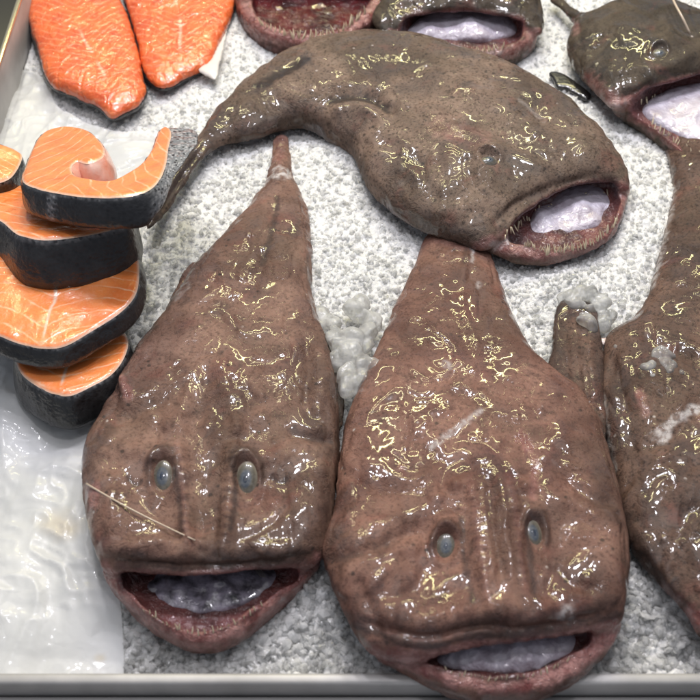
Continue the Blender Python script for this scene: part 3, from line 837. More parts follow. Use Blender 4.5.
FISH_C = dict(
    mat=SKIN_C, seed=21, top=0.042, slope=0.62, zf=lerp_f('x', [(140, 0.030), (250, 0.026), (360, 0.030), (480, 0.040), (640, 0.042)]),
    head=[(146, 228), (150, 211), (165, 186), (180, 161), (194, 144), (204, 130), (215, 115), (230, 99), (250, 82), (275, 65), (300, 52), (330, 43), (360, 40), (395, 41),
          (430, 47), (460, 58), (490, 65), (515, 75), (540, 90), (565, 106), (590, 127), (610, 147), (622, 164), (628, 182), (626, 192), (600, 190), (572, 195), (545, 207),
          (522, 224), (500, 242), (484, 250), (470, 246), (455, 240), (432, 232), (410, 222), (386, 206), (370, 190), (362, 175), (356, 158), (346, 148), (330, 140), (315, 129), (300, 125),
          (280, 128), (260, 136), (235, 141), (216, 148), (205, 156), (191, 175), (178, 195), (161, 218), (151, 228)],
    jdrop=1.3, jaw=[(628, 185), (627, 199), (624, 213), (616, 230), (602, 243), (578, 254), (550, 262), (522, 262), (500, 255), (484, 246), (490, 225), (520, 195), (560, 172), (600, 165)],
    cav=[(510, 238), (526, 245), (550, 248), (578, 244), (598, 236), (612, 222), (619, 205), (617, 195), (605, 178), (580, 176), (550, 190), (522, 212)],
    zj=0.030, zc=0.041, jtop=0.014, ctop=0.009, cdrop=0.6,
    eyes=[(489, 160, 8.5, 6, 12, 3.0)],
    tongue=([(520, 236), (538, 212), (565, 190), (600, 180), (616, 190), (614, 214), (596, 230), (570, 238), (540, 240)], 0.019, 0.012, TONGUE),
    teeth=[([(522, 243), (550, 249), (580, 246), (602, 236), (617, 218)], 44, (0, 0.45, 1.0), 0.0075), ([(505, 236), (525, 219), (548, 205), (575, 194), (605, 190)], 30, (0.1, -0.5, -0.7), 0.0075)],
    tub=[(550, 190, 45, 14, 50), (490, 160, 40, 25, 45), (420, 200, 35, 22, 30), (580, 140, 25, 20, 20), (470, 230, 30, 12, 20)],
    feat=[('o', 489, 160, 10, 7.5, 2.6, -1.5), ('b', 489, 150, 13, 6, 12, 3.5), ('b', 478, 160, 6, 8, 0, 2), ('b', 489, 172, 14, 6, 12, 2.0), ('r', [(400, 95), (450, 120), (500, 145), (545, 172)], 6, 3.0),
          ('r', [(455, 85), (510, 112), (550, 140), (565, 160)], 7, 3.0), ('r', [(430, 110), (480, 130), (530, 155)], 6, -2.5), ('b', 590, 150, 14, 9, 30, 3.0),
          ('r', [(325, 100), (350, 92), (375, 98), (398, 116)], 5, -5.0), ('r', [(330, 112), (355, 107), (385, 118)], 5, 3.5), ('r', [(262, 82), (280, 70), (303, 60)], 4, -3.0),
          ('r', [(498, 238), (520, 218), (545, 201), (575, 189), (622, 186)], 3, 2.2), ('r', [(490, 228), (515, 206), (545, 190), (590, 177)], 4, -2.2),
          ('r', [(405, 65), (420, 90), (410, 120)], 7, -2.5), ('r', [(345, 75), (380, 62), (420, 62)], 6, -2.0), ('r', [(380, 140), (410, 160), (450, 165)], 5, -2.0),
          ('r', [(390, 175), (430, 195), (470, 200)], 6, -2.0), ('b', 425, 200, 24, 14, 20, 2.5), ('b', 445, 150, 20, 12, 20, 2.5), ('b', 540, 120, 16, 9, 35, -2.5), ('b', 560, 195, 9, 5, -25, 2.0),
          ('r', [(155, 220), (178, 180), (205, 140)], 3, -1.6, 0), ('r', [(160, 205), (182, 168), (210, 130)], 2, 1.2), ('r', [(152, 215), (172, 182), (196, 150)], 2, 1.2)],
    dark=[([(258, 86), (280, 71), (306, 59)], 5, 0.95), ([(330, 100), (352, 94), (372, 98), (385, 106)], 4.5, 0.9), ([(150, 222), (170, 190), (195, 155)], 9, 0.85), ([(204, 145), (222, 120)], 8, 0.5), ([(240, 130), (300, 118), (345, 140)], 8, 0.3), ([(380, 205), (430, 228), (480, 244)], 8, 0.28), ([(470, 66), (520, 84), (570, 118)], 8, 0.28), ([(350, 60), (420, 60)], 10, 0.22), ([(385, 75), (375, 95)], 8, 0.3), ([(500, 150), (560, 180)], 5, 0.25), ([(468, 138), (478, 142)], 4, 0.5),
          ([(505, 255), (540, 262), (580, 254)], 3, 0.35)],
    pink=[([(503, 247), (530, 254), (560, 257), (590, 248), (610, 234), (622, 210), (625, 192)], 7, 0.8), ([(500, 240), (525, 220), (548, 205), (580, 193), (620, 188)], 4, 0.7), ([(480, 246), (500, 240)], 6, 0.6),
          ([(440, 130), (480, 140)], 10, 0.25)],
    pale=[([(494, 247), (508, 240)], 4, 0.5), ([(545, 203), (575, 190), (612, 185)], 2, 0.35), ([(520, 100), (545, 118)], 2, 0.2)],
)

FISH_D = dict(
    mat=SKIN_D, seed=31, top=0.036, slope=0.55, zf=lerp_f('y', [(100, 0.012), (300, 0.018), (640, 0.032)]),
    head=[(636, 110), (650, 130), (664, 150), (671, 172), (673, 195), (668, 222), (662, 246), (654, 275), (646, 300), (630, 322), (606, 340), (600, 372), (602, 420), (609, 450), (614, 480),
          (620, 512), (632, 546), (650, 570), (670, 591), (686, 611), (702, 636), (740, 665), (800, 660), (840, 560), (850, 450), (820, 320), (780, 220), (740, 150), (700, 115), (665, 95)],
    tub=[(660, 470, 35, 70, 70), (680, 560, 25, 40, 30), (650, 380, 25, 30, 20)],
    feat=[('b', 660, 480, 26, 40, 0, 3), ('b', 690, 560, 26, 30, 0, 3), ('r', [(606, 350), (625, 400), (635, 460)], 6, -3), ('r', [(690, 420), (670, 440), (640, 450)], 5, -2.5), ('r', [(640, 330), (665, 350), (700, 360)], 6, -3),
          ('b', 640, 395, 16, 16, 0, 3), ('b', 680, 405, 8, 8, 0, 3), ('r', [(700, 500), (680, 530), (690, 580)], 6, -2.5), ('r', [(640, 530), (665, 570), (700, 612)], 4, 2), ('r', [(672, 180), (668, 220), (655, 270)], 3, 1.5)],
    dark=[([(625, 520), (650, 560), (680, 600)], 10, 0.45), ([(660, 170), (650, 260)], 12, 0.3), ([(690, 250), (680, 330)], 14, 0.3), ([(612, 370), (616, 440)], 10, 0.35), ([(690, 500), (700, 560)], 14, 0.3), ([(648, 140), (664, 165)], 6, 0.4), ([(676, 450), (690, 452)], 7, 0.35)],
    pink=[([(690, 612), (700, 625)], 7, 0.9), ([(668, 588), (680, 600)], 6, 0.7), ([(640, 395), (646, 415)], 4, 0.4), ([(700, 420)], 5, 0.3)],
    pale=[([(672, 188), (668, 222), (660, 255), (652, 285)], 3.5, 0.55), ([(654, 436), (665, 432), (676, 420), (700, 408)], 4, 0.85), ([(664, 436)], 7, 0.85), ([(603, 395), (606, 430), (614, 470)], 3, 0.4)],
    fins=[([(590, 342), (612, 336), (640, 330), (664, 316), (682, 314), (684, 322), (668, 332), (648, 342), (620, 348)], 0.022, 0.004, mat_simple('pink_fin', (0.50, 0.30, 0.27), 0.35, coat=0.7, bump=(120, 0.6, 0.002), sss=0.2, var=(60, (0.62, 0.55, 0.52))))],
)

FISH_E = dict(
    mat=SKIN_E, seed=41, top=0.040, slope=0.6, zf=lerp_f('x', [(555, 0.032), (640, 0.046), (760, 0.048)]),
    head=[(556, -8), (565, 3), (580, 14), (590, 18), (606, 10), (630, 4), (660, 2), (690, 14), (715, 25), (745, 40), (750, 62), (730, 74), (700, 82), (670, 90), (640, 99), (614, 108), (600, 96), (580, 76), (570, 60), (566, 45), (570, 32), (574, 24), (562, 10), (550, 0)],
    jaw=[(612, 107), (640, 117), (665, 134), (690, 156), (720, 172), (760, 165), (775, 120), (760, 80), (720, 70), (670, 80), (630, 96)],
    cav=[(632, 107), (655, 120), (680, 138), (705, 155), (735, 155), (755, 120), (745, 92), (715, 72), (680, 74), (650, 90)],
    zj=0.034, zc=0.046, jtop=0.014, ctop=0.009,
    eyes=[(659, 52, 7, 5.5, 0, 2.6)],
    tongue=([(640, 112), (668, 92), (700, 88), (742, 96), (742, 148), (706, 151), (676, 138), (655, 126)], 0.026, 0.012, TONGUE),
    teeth=[([(650, 122), (675, 140), (700, 156)], 12, (0.2, 0.5, 0.9), 0.008), ([(640, 101), (670, 92), (700, 84)], 12, (0, -0.5, -0.7), 0.008)],
    tub=[(650, 60, 50, 25, 50), (640, 92, 40, 8, 20)],
    feat=[('o', 659, 52, 8, 6.5, 2.4, -1.2), ('b', 659, 42, 12, 6, 0, 4), ('r', [(650, 70), (680, 60), (700, 50)], 5, 3), ('r', [(585, 55), (605, 48), (625, 45)], 5, -2.5), ('r', [(600, 75), (640, 68), (655, 80)], 4, 2.5), ('r', [(615, 100), (650, 88), (700, 74)], 4, -2.5), ('b', 625, 30, 18, 10, 0, 2.5)],
    pink=[([(612, 106), (640, 99), (670, 90), (700, 82)], 6, 0.8), ([(590, 80), (605, 95), (616, 106)], 7, 0.5), ([(640, 118), (670, 137), (700, 160)], 8, 0.6), ([(566, 20), (575, 28)], 5, 0.5)],
    pale=[([(612, 105), (622, 103)], 4, 0.4)],
    dark=[([(640, 92), (680, 82)], 3, 0.4)],
)

FISH_F = dict(
    mat=SKIN_E, seed=51, top=0.040, slope=0.6, zf=lambda a, b: 0.040,
    head=[(372, 22), (376, 10), (385, -5), (395, -25), (415, -50), (450, -70), (490, -66), (520, -40), (534, -15), (541, 5), (543, 24), (540, 34), (525, 32), (500, 25), (470, 21), (440, 22), (410, 27), (385, 33)],
    jaw=[(380, 31), (392, 43), (412, 53), (440, 62), (470, 66), (500, 60), (522, 51), (538, 36), (530, 10), (470, -5), (410, 2)],
    cav=[(398, 36), (415, 43), (440, 47), (470, 48), (500, 45), (522, 36), (515, 15), (470, 5), (420, 10)],
    zj=0.030, zc=0.041, jtop=0.014, ctop=0.009,
    tongue=([(404, 36), (430, 16), (470, 10), (505, 16), (518, 34), (492, 42), (450, 43), (422, 42)], 0.022, 0.015, TONGUE),
    teeth=[([(425, 46), (450, 50), (480, 50), (505, 45)], 34, (0, 0.4, 1.0), 0.007)],
    feat=[('r', [(395, 28), (430, 18), (470, 15), (510, 20), (538, 30)], 3, 2.5), ('b', 440, 0, 20, 9, 0, 3), ('b', 490, -5, 16, 9, 0, 3), ('r', [(395, 10), (420, 2), (450, 0)], 4, -2)],
    pink=[([(390, 38), (415, 50), (445, 56), (480, 57), (515, 50), (538, 38)], 7, 0.75), ([(395, 32), (430, 25), (470, 22), (510, 27), (538, 36)], 4, 0.7)],
    pale=[([(440, 53), (480, 55), (500, 52)], 3, 0.35)],
)

FISH_G = dict(
    mat=skin_material('skin_dark_red', (0.12, 0.055, 0.045), (0.07, 0.035, 0.03), (0.045, 0.026, 0.022), m1=(0.10, 0.010, 0.012), m2=(0.03, 0.004, 0.005)), seed=61, top=0.036, slope=0.6, zf=lambda a, b: 0.044,
    head=[(240, -12), (244, -40), (270, -75), (320, -85), (365, -70), (388, -40), (390, -12), (360, -14), (315, -18), (270, -16)],
    jaw=[(236, -4), (240, 14), (254, 31), (274, 42), (300, 48), (330, 46), (355, 37), (375, 22), (387, 2), (385, -30), (320, -55), (250, -40)],
    cav=[(254, 2), (262, 18), (280, 28), (302, 33), (328, 31), (350, 22), (366, 5), (372, -20), (320, -42), (262, -25)],
    zj=0.030, zc=0.043, jtop=0.015, ctop=0.010, cdrop=0.5,
    tongue=([(270, 8), (290, -8), (330, -8), (350, 4), (335, 20), (305, 24), (282, 20)], 0.012, 0.010, TONGUE_RED),
    teeth=[([(258, 20), (275, 30), (302, 36), (330, 33), (352, 22), (366, 8)], 30, (0, 0.3, 1.0), 0.010)],
    pink=[([(244, 8), (258, 26), (280, 37), (302, 41), (330, 38), (355, 27), (376, 8)], 9, 1.0)],
)

BA, RA = monkfish(FISH_A, 'warm brown monkfish at the front left, dark mouth open, tail pointing up')
BB, RB = monkfish(FISH_B, 'reddish brown monkfish at the front centre, jaw hanging over the steel rim')
BC, RC = monkfish(FISH_C, 'grey brown monkfish lying curved across the ice, tail bent left')
BD, RD = monkfish(FISH_D, 'brown monkfish at the right edge with a pink fin, head out of frame')
BE, RE = monkfish(FISH_E, 'dark olive monkfish at the top right with lilac tongue in a wide open mouth')
BF, RF = monkfish(FISH_F, 'dark monkfish behind the curved one, white tongue in its toothed mouth')
BG, RG = monkfish(FISH_G, 'monkfish with a gaping dark red toothed mouth beside the salmon fillets')

# pale lure filament of the dark fish
P = [at(676, 6, 0.085), at(682, 14, 0.093), at(688, 24, 0.096), at(694, 36, 0.088)]
V, F = tube(smooth_open(np.array([at(668, -12, 0.10), at(675, 4, 0.10), at(682, 17, 0.098), at(690, 34, 0.084)]), 4), np.linspace(0.0014, 0.0016, 13), 8)
link_mesh('lure_filament', V, F, FILAMENT, RE, RE.location)

# black scrap of skin on the ice
T = body(dict(head=[(549, 74), (556, 72), (566, 76), (576, 83), (586, 90), (592, 97), (586, 101), (576, 96), (566, 90), (557, 88), (553, 80)], zf=lambda a, b: 0.018, top=0.006, slope=0.6, seed=5, zlo=-0.004), 0.0016)
o = link_mesh('skin_scrap', T['V'], T['Q'], SCRAP, None, T['V'].mean(0) * np.array([1, 1, 0]))
tag(o, 'small black shiny scrap of skin lying on the ice behind the curved monkfish', 'skin scrap')

# ------------------------------------------------------------------ ice
SHEET_PX = [(-40, 55), (25, 62), (45, 80), (60, 104), (110, 125), (150, 128), (178, 145), (186, 160), (168, 185), (140, 225), (128, 300), (122, 360), (112, 430), (112, 500),
            (116, 560), (119, 610), (119, 662), (116, 667), (100, 668), (60, 668), (20, 668), (-20, 668), (-36, 667), (-40, 640), (-40, 560), (-40, 400), (-40, 240), (-40, 120)]
SHEET = outline_world(SHEET_PX, 0.015, 4)


def ice_base(x, y):
    P3 = np.stack([x, y, np.zeros_like(x)], 1)
    b = 0.010 + 0.006 * fbm(P3, 12, 2, 2)
    px, py, _ = proj(np.stack([x, y, np.full_like(x, 0.01)], 1))
    b += 0.008 * np.exp(-((px - 330) / 60) ** 2 - ((py - 220) / 70) ** 2)
    b += 0.010 * np.exp(-((px - 640) / 40) ** 2 - ((py - 250) / 60) ** 2)
    b += 0.012 * np.exp(-((px - 355) / 30) ** 2 - ((py - 150) / 20) ** 2) + 0.010 * np.exp(-((px - 570) / 60) ** 2 - ((py - 290) / 22) ** 2) + 0.008 * np.exp(-((px - 590) / 40) ** 2 - ((py - 120) / 30) ** 2)
    b -= 0.012 * np.clip((py - 590) / 60, 0, 1)
    b -= 0.008 * np.clip((190 - px) / 40, 0, 1)
    return b


FRONT_Y = at(350, 671, 0.016)[1]
BACK_Y = 0.80
LEFT_X = at(6, 128, 0.0)[0]
hx = 0.0017
gx = np.arange(LEFT_X + 0.001, 0.56, hx); gy = np.arange(FRONT_Y + 0.001, 0.70, hx)
X, Y = np.meshgrid(gx, gy, indexing='ij')
xf, yf = X.ravel(), Y.ravel()
P3 = np.stack([xf, yf, np.zeros_like(xf)], 1).astype(np.float32)
fine = np.clip((proj(P3)[1] - 380) / 200, 0, 1)          # coarser, wetter ice towards the front
z = ice_base(xf, yf)
w = P3[:, :2] + 0.0015 * np.stack([vnoise(P3, 200, 1), vnoise(P3, 200, 2)], 1)
for cell, amp, sd in ((0.016, 0.0016 + 0.0030 * fine, 1), (0.0085, 0.0020 + 0.0020 * fine, 2), (0.0046, 0.0019 + 0.0004 * fine, 3)):
    b, s2, rid, ox, oy = worley(w, cell, sd)
    tilt = (ox * np.cos(rid * 40) + oy * np.sin(rid * 40))
    z += amp * ((rid - 0.5) * 1.1 + 0.8 * tilt) * np.clip((s2 - b) * 5, 0, 1)
z += 0.0008 * fbm(P3, 420, 2, 8)
ins = inside(P3[:, :2], SHEET)
z = np.where(ins, ice_base(xf, yf) - 0.006, z)
nx, ny = X.shape
ii = np.arange(nx * ny).reshape(nx, ny)
Fq = np.stack([ii[:-1, :-1], ii[1:, :-1], ii[1:, 1:], ii[:-1, 1:]], -1).reshape(-1, 4)
V0 = np.stack([xf, yf, z], 1)

# loose chips, half sunk in the bed
def ico():
    t = (1 + 5 ** 0.5) / 2
    v = np.array([(-1, t, 0), (1, t, 0), (-1, -t, 0), (1, -t, 0), (0, -1, t), (0, 1, t), (0, -1, -t), (0, 1, -t), (t, 0, -1), (t, 0, 1), (-t, 0, -1), (-t, 0, 1)])
    f = np.array([(0, 11, 5), (0, 5, 1), (0, 1, 7), (0, 7, 10), (0, 10, 11), (1, 5, 9), (5, 11, 4), (11, 10, 2), (10, 7, 6), (7, 1, 8), (3, 9, 4), (3, 4, 2), (3, 2, 6), (3, 6, 8), (3, 8, 9),
                  (4, 9, 5), (2, 4, 11), (6, 2, 10), (8, 6, 7), (9, 8, 1)])
    return v / np.linalg.norm(v[0]), f


IV, IF = ico()


def rand_rot(n):
    q = RNG.normal(size=(n, 4)); q /= np.linalg.norm(q, axis=1)[:, None]
    a, b, c, d = q.T
    return np.stack([np.stack([1 - 2 * (c * c + d * d), 2 * (b * c - d * a), 2 * (b * d + c * a)], -1), np.stack([2 * (b * c + d * a), 1 - 2 * (b * b + d * d), 2 * (c * d - b * a)], -1),
                     np.stack([2 * (b * d - c * a), 2 * (c * d + b * a), 1 - 2 * (b * b + c * c)], -1)], 1)


NCH = 44000
cp = np.stack([RNG.uniform(0, 1, NCH) * 720 - 10, RNG.uniform(0, 1, NCH) ** 0.9 * 700 - 10], 1)
cw = np.array([at(a, b, 0.01)[:2] for a, b in cp])
ok = (cw[:, 0] > LEFT_X + 0.005) & (cw[:, 1] > FRONT_Y + 0.006) & (cw[:, 1] < 0.69) & ~inside(cw, SHEET)
cw, cp = cw[ok], cp[ok]
n = len(cw)
big = np.clip((cp[:, 1] - 300) / 320, 0, 1)
size = (0.0016 + 0.0020 * RNG.random(n) ** 1.5) * (1 + 0.8 * big * RNG.random(n))
ci = np.clip(((cw[:, 0] - gx[0]) / hx).astype(int), 0, nx - 1) * ny + np.clip(((cw[:, 1] - gy[0]) / hx).astype(int), 0, ny - 1)
cz = z[ci] + size * RNG.uniform(-0.45, 0.35, n)
R = rand_rot(n)
loc = IV[None] * (1 + RNG.uniform(-0.28, 0.28, (n, 12, 1))) * RNG.uniform(0.35, 1.35, (n, 1, 3))
CV = np.einsum('nij,nkj->nki', R, loc) * size[:, None, None] + np.stack([cw[:, 0], cw[:, 1], cz], 1)[:, None, :]
CF = (IF[None] + (np.arange(n) * 12)[:, None, None]).reshape(-1, 3)

bed = link_mesh('crushed_ice', V0, Fq, ICE, None, (0, 0, 0))
tag(bed, 'bed of crushed white ice filling the steel display tray', 'ice', kind='stuff')
ch = link_mesh('ice_chips', CV.reshape(-1, 3), CF, CHIP, None, (0, 0, 0), smooth=False)
tag(ch, 'loose clear chips scattered over the crushed ice bed', 'ice chips', kind='stuff')


def ice_clump(name_label, spots, seed):
    """melting lumps frozen into one piece; spots = (px, py, radius px, z)"""
    rg = np.random.default_rng(seed)
    C, R_ = [], []
    for (a, b, r, zz) in spots:
        for k in range(5):
            s = r * rg.uniform(0.5, 0.95)
            p = at(a + rg.uniform(-r, r) * 0.75, b + rg.uniform(-r, r) * 0.7, zz + rg.uniform(-0.003, 0.003))
            C.append(p); R_.append(s * 0.0011)
    C = np.array(C); R_ = np.array(R_)
    lo = C.min(0) - R_.max() - 0.004; hi = C.max(0) + R_.max() + 0.004
    h = 0.0014
    ax = [np.arange(lo[i], hi[i], h) for i in range(3)]
    G = np.stack(np.meshgrid(*ax, indexing='ij'), -1)
    F = np.full(G.shape[:3], 1.0, np.float32)
    for c, r in zip(C, R_):
        M = rand_rot_seed(rg)
        d = (G - c) @ M.T
        e = np.full(F.shape, -1.0, np.float32)
        for _k in range(11):                       # a broken shard: a convex solid of random planes
            nn = rg.normal(size=3) * np.array([1, 1, 1.6]); nn /= np.linalg.norm(nn)
            e = np.maximum(e, (d @ nn - r * rg.uniform(0.45, 0.95)).astype(np.float32))
        sc = np.array([rg.uniform(0.8, 1.15), rg.uniform(0.8, 1.15), rg.uniform(0.5, 0.7)]) * r
        q_ = np.sqrt(((d / sc) ** 2).sum(-1))
        e = -smin(-e, -((q_ - 1) * r * 0.7).astype(np.float32), 0.0012)
        F = smin(F, e, 0.0022)
    V, Q = surface_nets(F, lo, h)
    N = normals(V, Q)
    V = V + N * (0.0007 * fbm(V, 150, 2, seed))[:, None]
    o = link_mesh('ice_clump', V, Q, LUMP, None, V.mean(0))
    tag(o, name_label, 'ice clump', 'clumps of clear melting ice')
    return o


def rand_rot_seed(rg):
    q = rg.normal(size=4); q /= np.linalg.norm(q); a, b, c, d = q
    return np.array([[1 - 2 * (c * c + d * d), 2 * (b * c - d * a), 2 * (b * d + c * a)], [2 * (b * c + d * a), 1 - 2 * (b * b + d * d), 2 * (c * d - b * a)], [2 * (b * d - c * a), 2 * (c * d + b * a), 1 - 2 * (b * b + c * c)]])


ice_clump('clump of clear melting ice wedged between the two front monkfish', [(330, 318, 14, 0.022), (352, 310, 16, 0.026), (372, 318, 12, 0.028), (345, 352, 18, 0.034), (362, 340, 14, 0.034), (350, 378, 18, 0.038), (370, 368, 14, 0.038), (340, 338, 10, 0.03)], 3)
ice_clump('clump of clear melting ice on the fin tip between the centre and right monkfish', [(566, 298, 12, 0.034), (582, 300, 13, 0.036), (596, 305, 12, 0.034), (588, 322, 10, 0.040), (605, 318, 10, 0.030)], 5)
ice_clump('clump of clear melting ice below the pink fin of the right monkfish', [(625, 352, 13, 0.034), (645, 345, 13, 0.036), (662, 360, 14, 0.044), (675, 372, 10, 0.048), (650, 372, 10, 0.046)], 8)

# ------------------------------------------------------------------ plastic sheet under the salmon
sp = SHEET
lo, hi = sp.min(0), sp.max(0)
g = 0.002
A, Bm = np.meshgrid(np.arange(lo[0], hi[0], g), np.arange(lo[1], hi[1], g), indexing='ij')
q = np.stack([A.ravel(), Bm.ravel()], 1) + RNG.uniform(-0.0005, 0.0005, (A.size, 2))
q = q[inside(q, sp)]
dd, _ = seg_dist(q, sp, True)
q = q[dd > 0.002]
allv = np.vstack([sp, q])
res = delaunay_2d_cdt([Vector(v) for v in allv], [], [list(range(len(sp)))], 1, 1e-7)
pv = np.array([tuple(v) for v in res[0]]); pf = [tuple(f) for f in res[2]]
p3 = np.stack([pv[:, 0], pv[:, 1], np.zeros(len(pv))], 1)
wp = p3 + 0.02 * np.stack([vnoise(p3, 14, 31), vnoise(p3, 14, 32), np.zeros(len(p3))], 1)
cr = 1 - np.abs(fbm(wp * np.array([1.0, 0.5, 1]), 26, 3, 33))
zz = ice_base(pv[:, 0], pv[:, 1]) - 0.005 + 0.009 * (1 - np.abs(vnoise(wp * np.array([1.0, 0.5, 1]), 17, 33))) + 0.0045 * (1 - np.abs(vnoise(wp, 34, 34))) + 0.0018 * (1 - np.abs(vnoise(wp, 75, 36)))
# creases
cell = worley(wp[:, :2], 0.035, 77)
zz += 0.0025 * np.clip(1 - (cell[1] - cell[0]) * 5, 0, 1) ** 2 * np.clip(fbm(p3, 10, 2, 40) * 3, 0, 1)
PXs, PYs, _ = proj(np.stack([pv[:, 0], pv[:, 1], zz], 1))
stain = np.clip(1.3 - np.hypot((PXs - 60) / 24, (PYs - 524) / 14) + 0.5 * fbm(p3, 60, 2, 4), 0, 1) * 0.55
stain = np.maximum(stain, 0.6 * np.clip(1.2 - np.hypot((PXs - 100) / 7, (PYs - 658) / 5), 0, 1))
o = link_mesh('plastic_sheet', np.stack([pv[:, 0], pv[:, 1], zz], 1), pf, PLASTIC, None, (float(pv[:, 0].mean()), float(pv[:, 1].mean()), 0), dict(rim=stain))
tag(o, 'crinkled translucent white plastic sheet spread under the salmon on the ice', 'plastic sheet')


# ------------------------------------------------------------------ salmon
def steak(label, top_px, plane_pt, tilt, roll, T, shift_px, flare, line, pale_fn=None, grid=0.0012, tip=None, inner=None, mid=None):
    """cross-cut steak: traced top face on its own tilted plane, skin wall of real thickness"""
    a, b = math.radians(tilt), math.radians(roll)
    n = np.array([math.sin(b), math.sin(a), math.cos(a)]); n /= np.linalg.norm(n)    # front edge raised
    o0 = at(*plane_pt)
    ex = np.array([1.0, 0, 0]) - n * n[0]; ex /= np.linalg.norm(ex); ey = np.cross(n, ex)
    out = np.array([on_plane(x, y, o0, n) - o0 for x, y in smooth_closed(top_px, 8)])
    P = np.stack([out @ ex, out @ ey], 1)
    flag = np.array([inner is not None and inner[0] <= i // 8 < inner[1] for i in range(len(P))])
    area = 0.5 * np.sum(P[:, 0] * np.roll(P[:, 1], -1) - np.roll(P[:, 0], -1) * P[:, 1])
    if area < 0: P = P[::-1]; flag = flag[::-1]
    lo, hi = P.min(0), P.max(0)
    A, Bm = np.meshgrid(np.arange(lo[0], hi[0], grid), np.arange(lo[1], hi[1], grid), indexing='ij')
    q = np.stack([A.ravel(), Bm.ravel()], 1) + RNG.uniform(-0.0003, 0.0003, (A.size, 2))
    q = q[inside(q, P)]
    d, _ = seg_dist(q, P, True); q = q[d > grid * 0.6]
    res = delaunay_2d_cdt([Vector(v) for v in np.vstack([P, q])], [], [list(range(len(P)))], 1, 1e-8)
    V2 = np.array([tuple(v) for v in res[0]]); F = [tuple(f) for f in res[2]]
    d, _ = seg_dist(V2, P, True)
    p3 = np.stack([V2[:, 0], V2[:, 1], np.zeros(len(V2))], 1)
    z = -0.0022 * np.clip(1 - d / 0.005, 0, 1) ** 2 + 0.0016 * fbm(p3, 35, 3, 4) * np.clip(d / 0.006, 0, 1)
    W = o0 + V2[:, :1] * ex + V2[:, 1:2] * ey + z[:, None] * n
    lc = line(V2[:, 0], V2[:, 1], d)
    cl = np.clip(1.25 - d / 0.0018, 0, 1)
    if mid is not None:
        cl = np.maximum(cl, np.clip(1.3 - np.abs(V2[:, 0] - mid + 0.0025 * vnoise(p3, 70, 9)) / 0.0016, 0, 1) * np.clip((d - 0.008) / 0.008, 0, 1))
    base = o0 - n * T
    root = thing('salmon_steak', label, 'salmon steak', base, 'salmon steaks stacked on the plastic')
    link_mesh('flesh', W, F, FLESH, root, root.location, dict(lc=lc, rim=cl * 0.85))
    # skin
    K = 10
    c = P.mean(0); rows, lcs, ups, pal = [], [], [], []
    nrm = np.roll(P, -1, 0) - np.roll(P, 1, 0); nrm = np.stack([nrm[:, 1], -nrm[:, 0]], 1); nrm /= np.maximum(np.linalg.norm(nrm, axis=1), 1e-9)[:, None]
    arc = np.concatenate([[0], np.cumsum(np.linalg.norm(np.diff(P, axis=0), axis=1))])
    sh = np.array(shift_px, float) * 0.0011
    for k in range(K + 1):
        t = k / K
        bul = flare * math.sin(t * math.pi * 0.5)
        edge = 0.0012 * (1 - abs(2 * t - 1) ** 6)
        p = P + nrm * (bul + edge) + sh[None] * t
        rows.append(o0 + p[:, :1] * ex + p[:, 1:2] * ey - n * (0.0022 + t * (T - 0.0022)))
        lcs.append(arc); ups.append(np.full(len(P), t * T))
        if pale_fn is not None:
            qx, qy, _ = proj(rows[-1]); pal.append(pale_fn(qx, qy, t))
        else:
            pal.append(np.clip(0.55 - t * 6 + 0.25 * vnoise(rows[-1], 260, 3), 0, 1))
    if tip is not None:          # the thin belly flap: shallow wall, skin spreading outwards
        qx, qy, _ = proj(rows[0]); wt = np.clip((qx - tip) / 30, 0, 1) * np.clip(nrm[:, 0] * 1.5 + 0.3, 0, 1) * np.clip((172 - qy) / 30, 0, 1)
        wd = np.clip((qx - tip) / 30, 0, 1)
        for k in range(K + 1):
            t = k / K
            rows[k] = rows[k] + (n * T * 0.80 * t)[None] * wd[:, None] + (ex * 0.020 * t - ey * 0.004 * t)[None] * wt[:, None]
    m = len(P)
    SV = np.vstack(rows); SF = []
    for k in range(K):
        for i in range(m):
            j = (i + 1) % m
            SF.append((k * m + i, (k + 1) * m + i, (k + 1) * m + j, k * m + j))
    SF.append(tuple(reversed(range(K * m, (K + 1) * m))))
    SV = SV + 0.0006 * np.stack([vnoise(SV, 120, s) for s in (1, 2, 3)], 1)
    mi = [int(flag[i % m] and flag[(i + 1) % m]) for k in range(K) for i in range(m)] + [0]
    link_mesh('skin', SV, SF, SCALES, root, root.location, mats=[SCALES, MEMBRANE], mi=mi, attrs=dict(lc=np.concatenate(lcs), rim=np.concatenate(ups), pale=np.concatenate(pal)))
    return root


def chevron(mx, k, bow):
    def f(x, y, d):
        p = np.abs(x - mx)
        return y * 0.9 + k * np.sqrt(p * p + 1e-5) + bow * p * p * 8 - d * 0.35
    return f


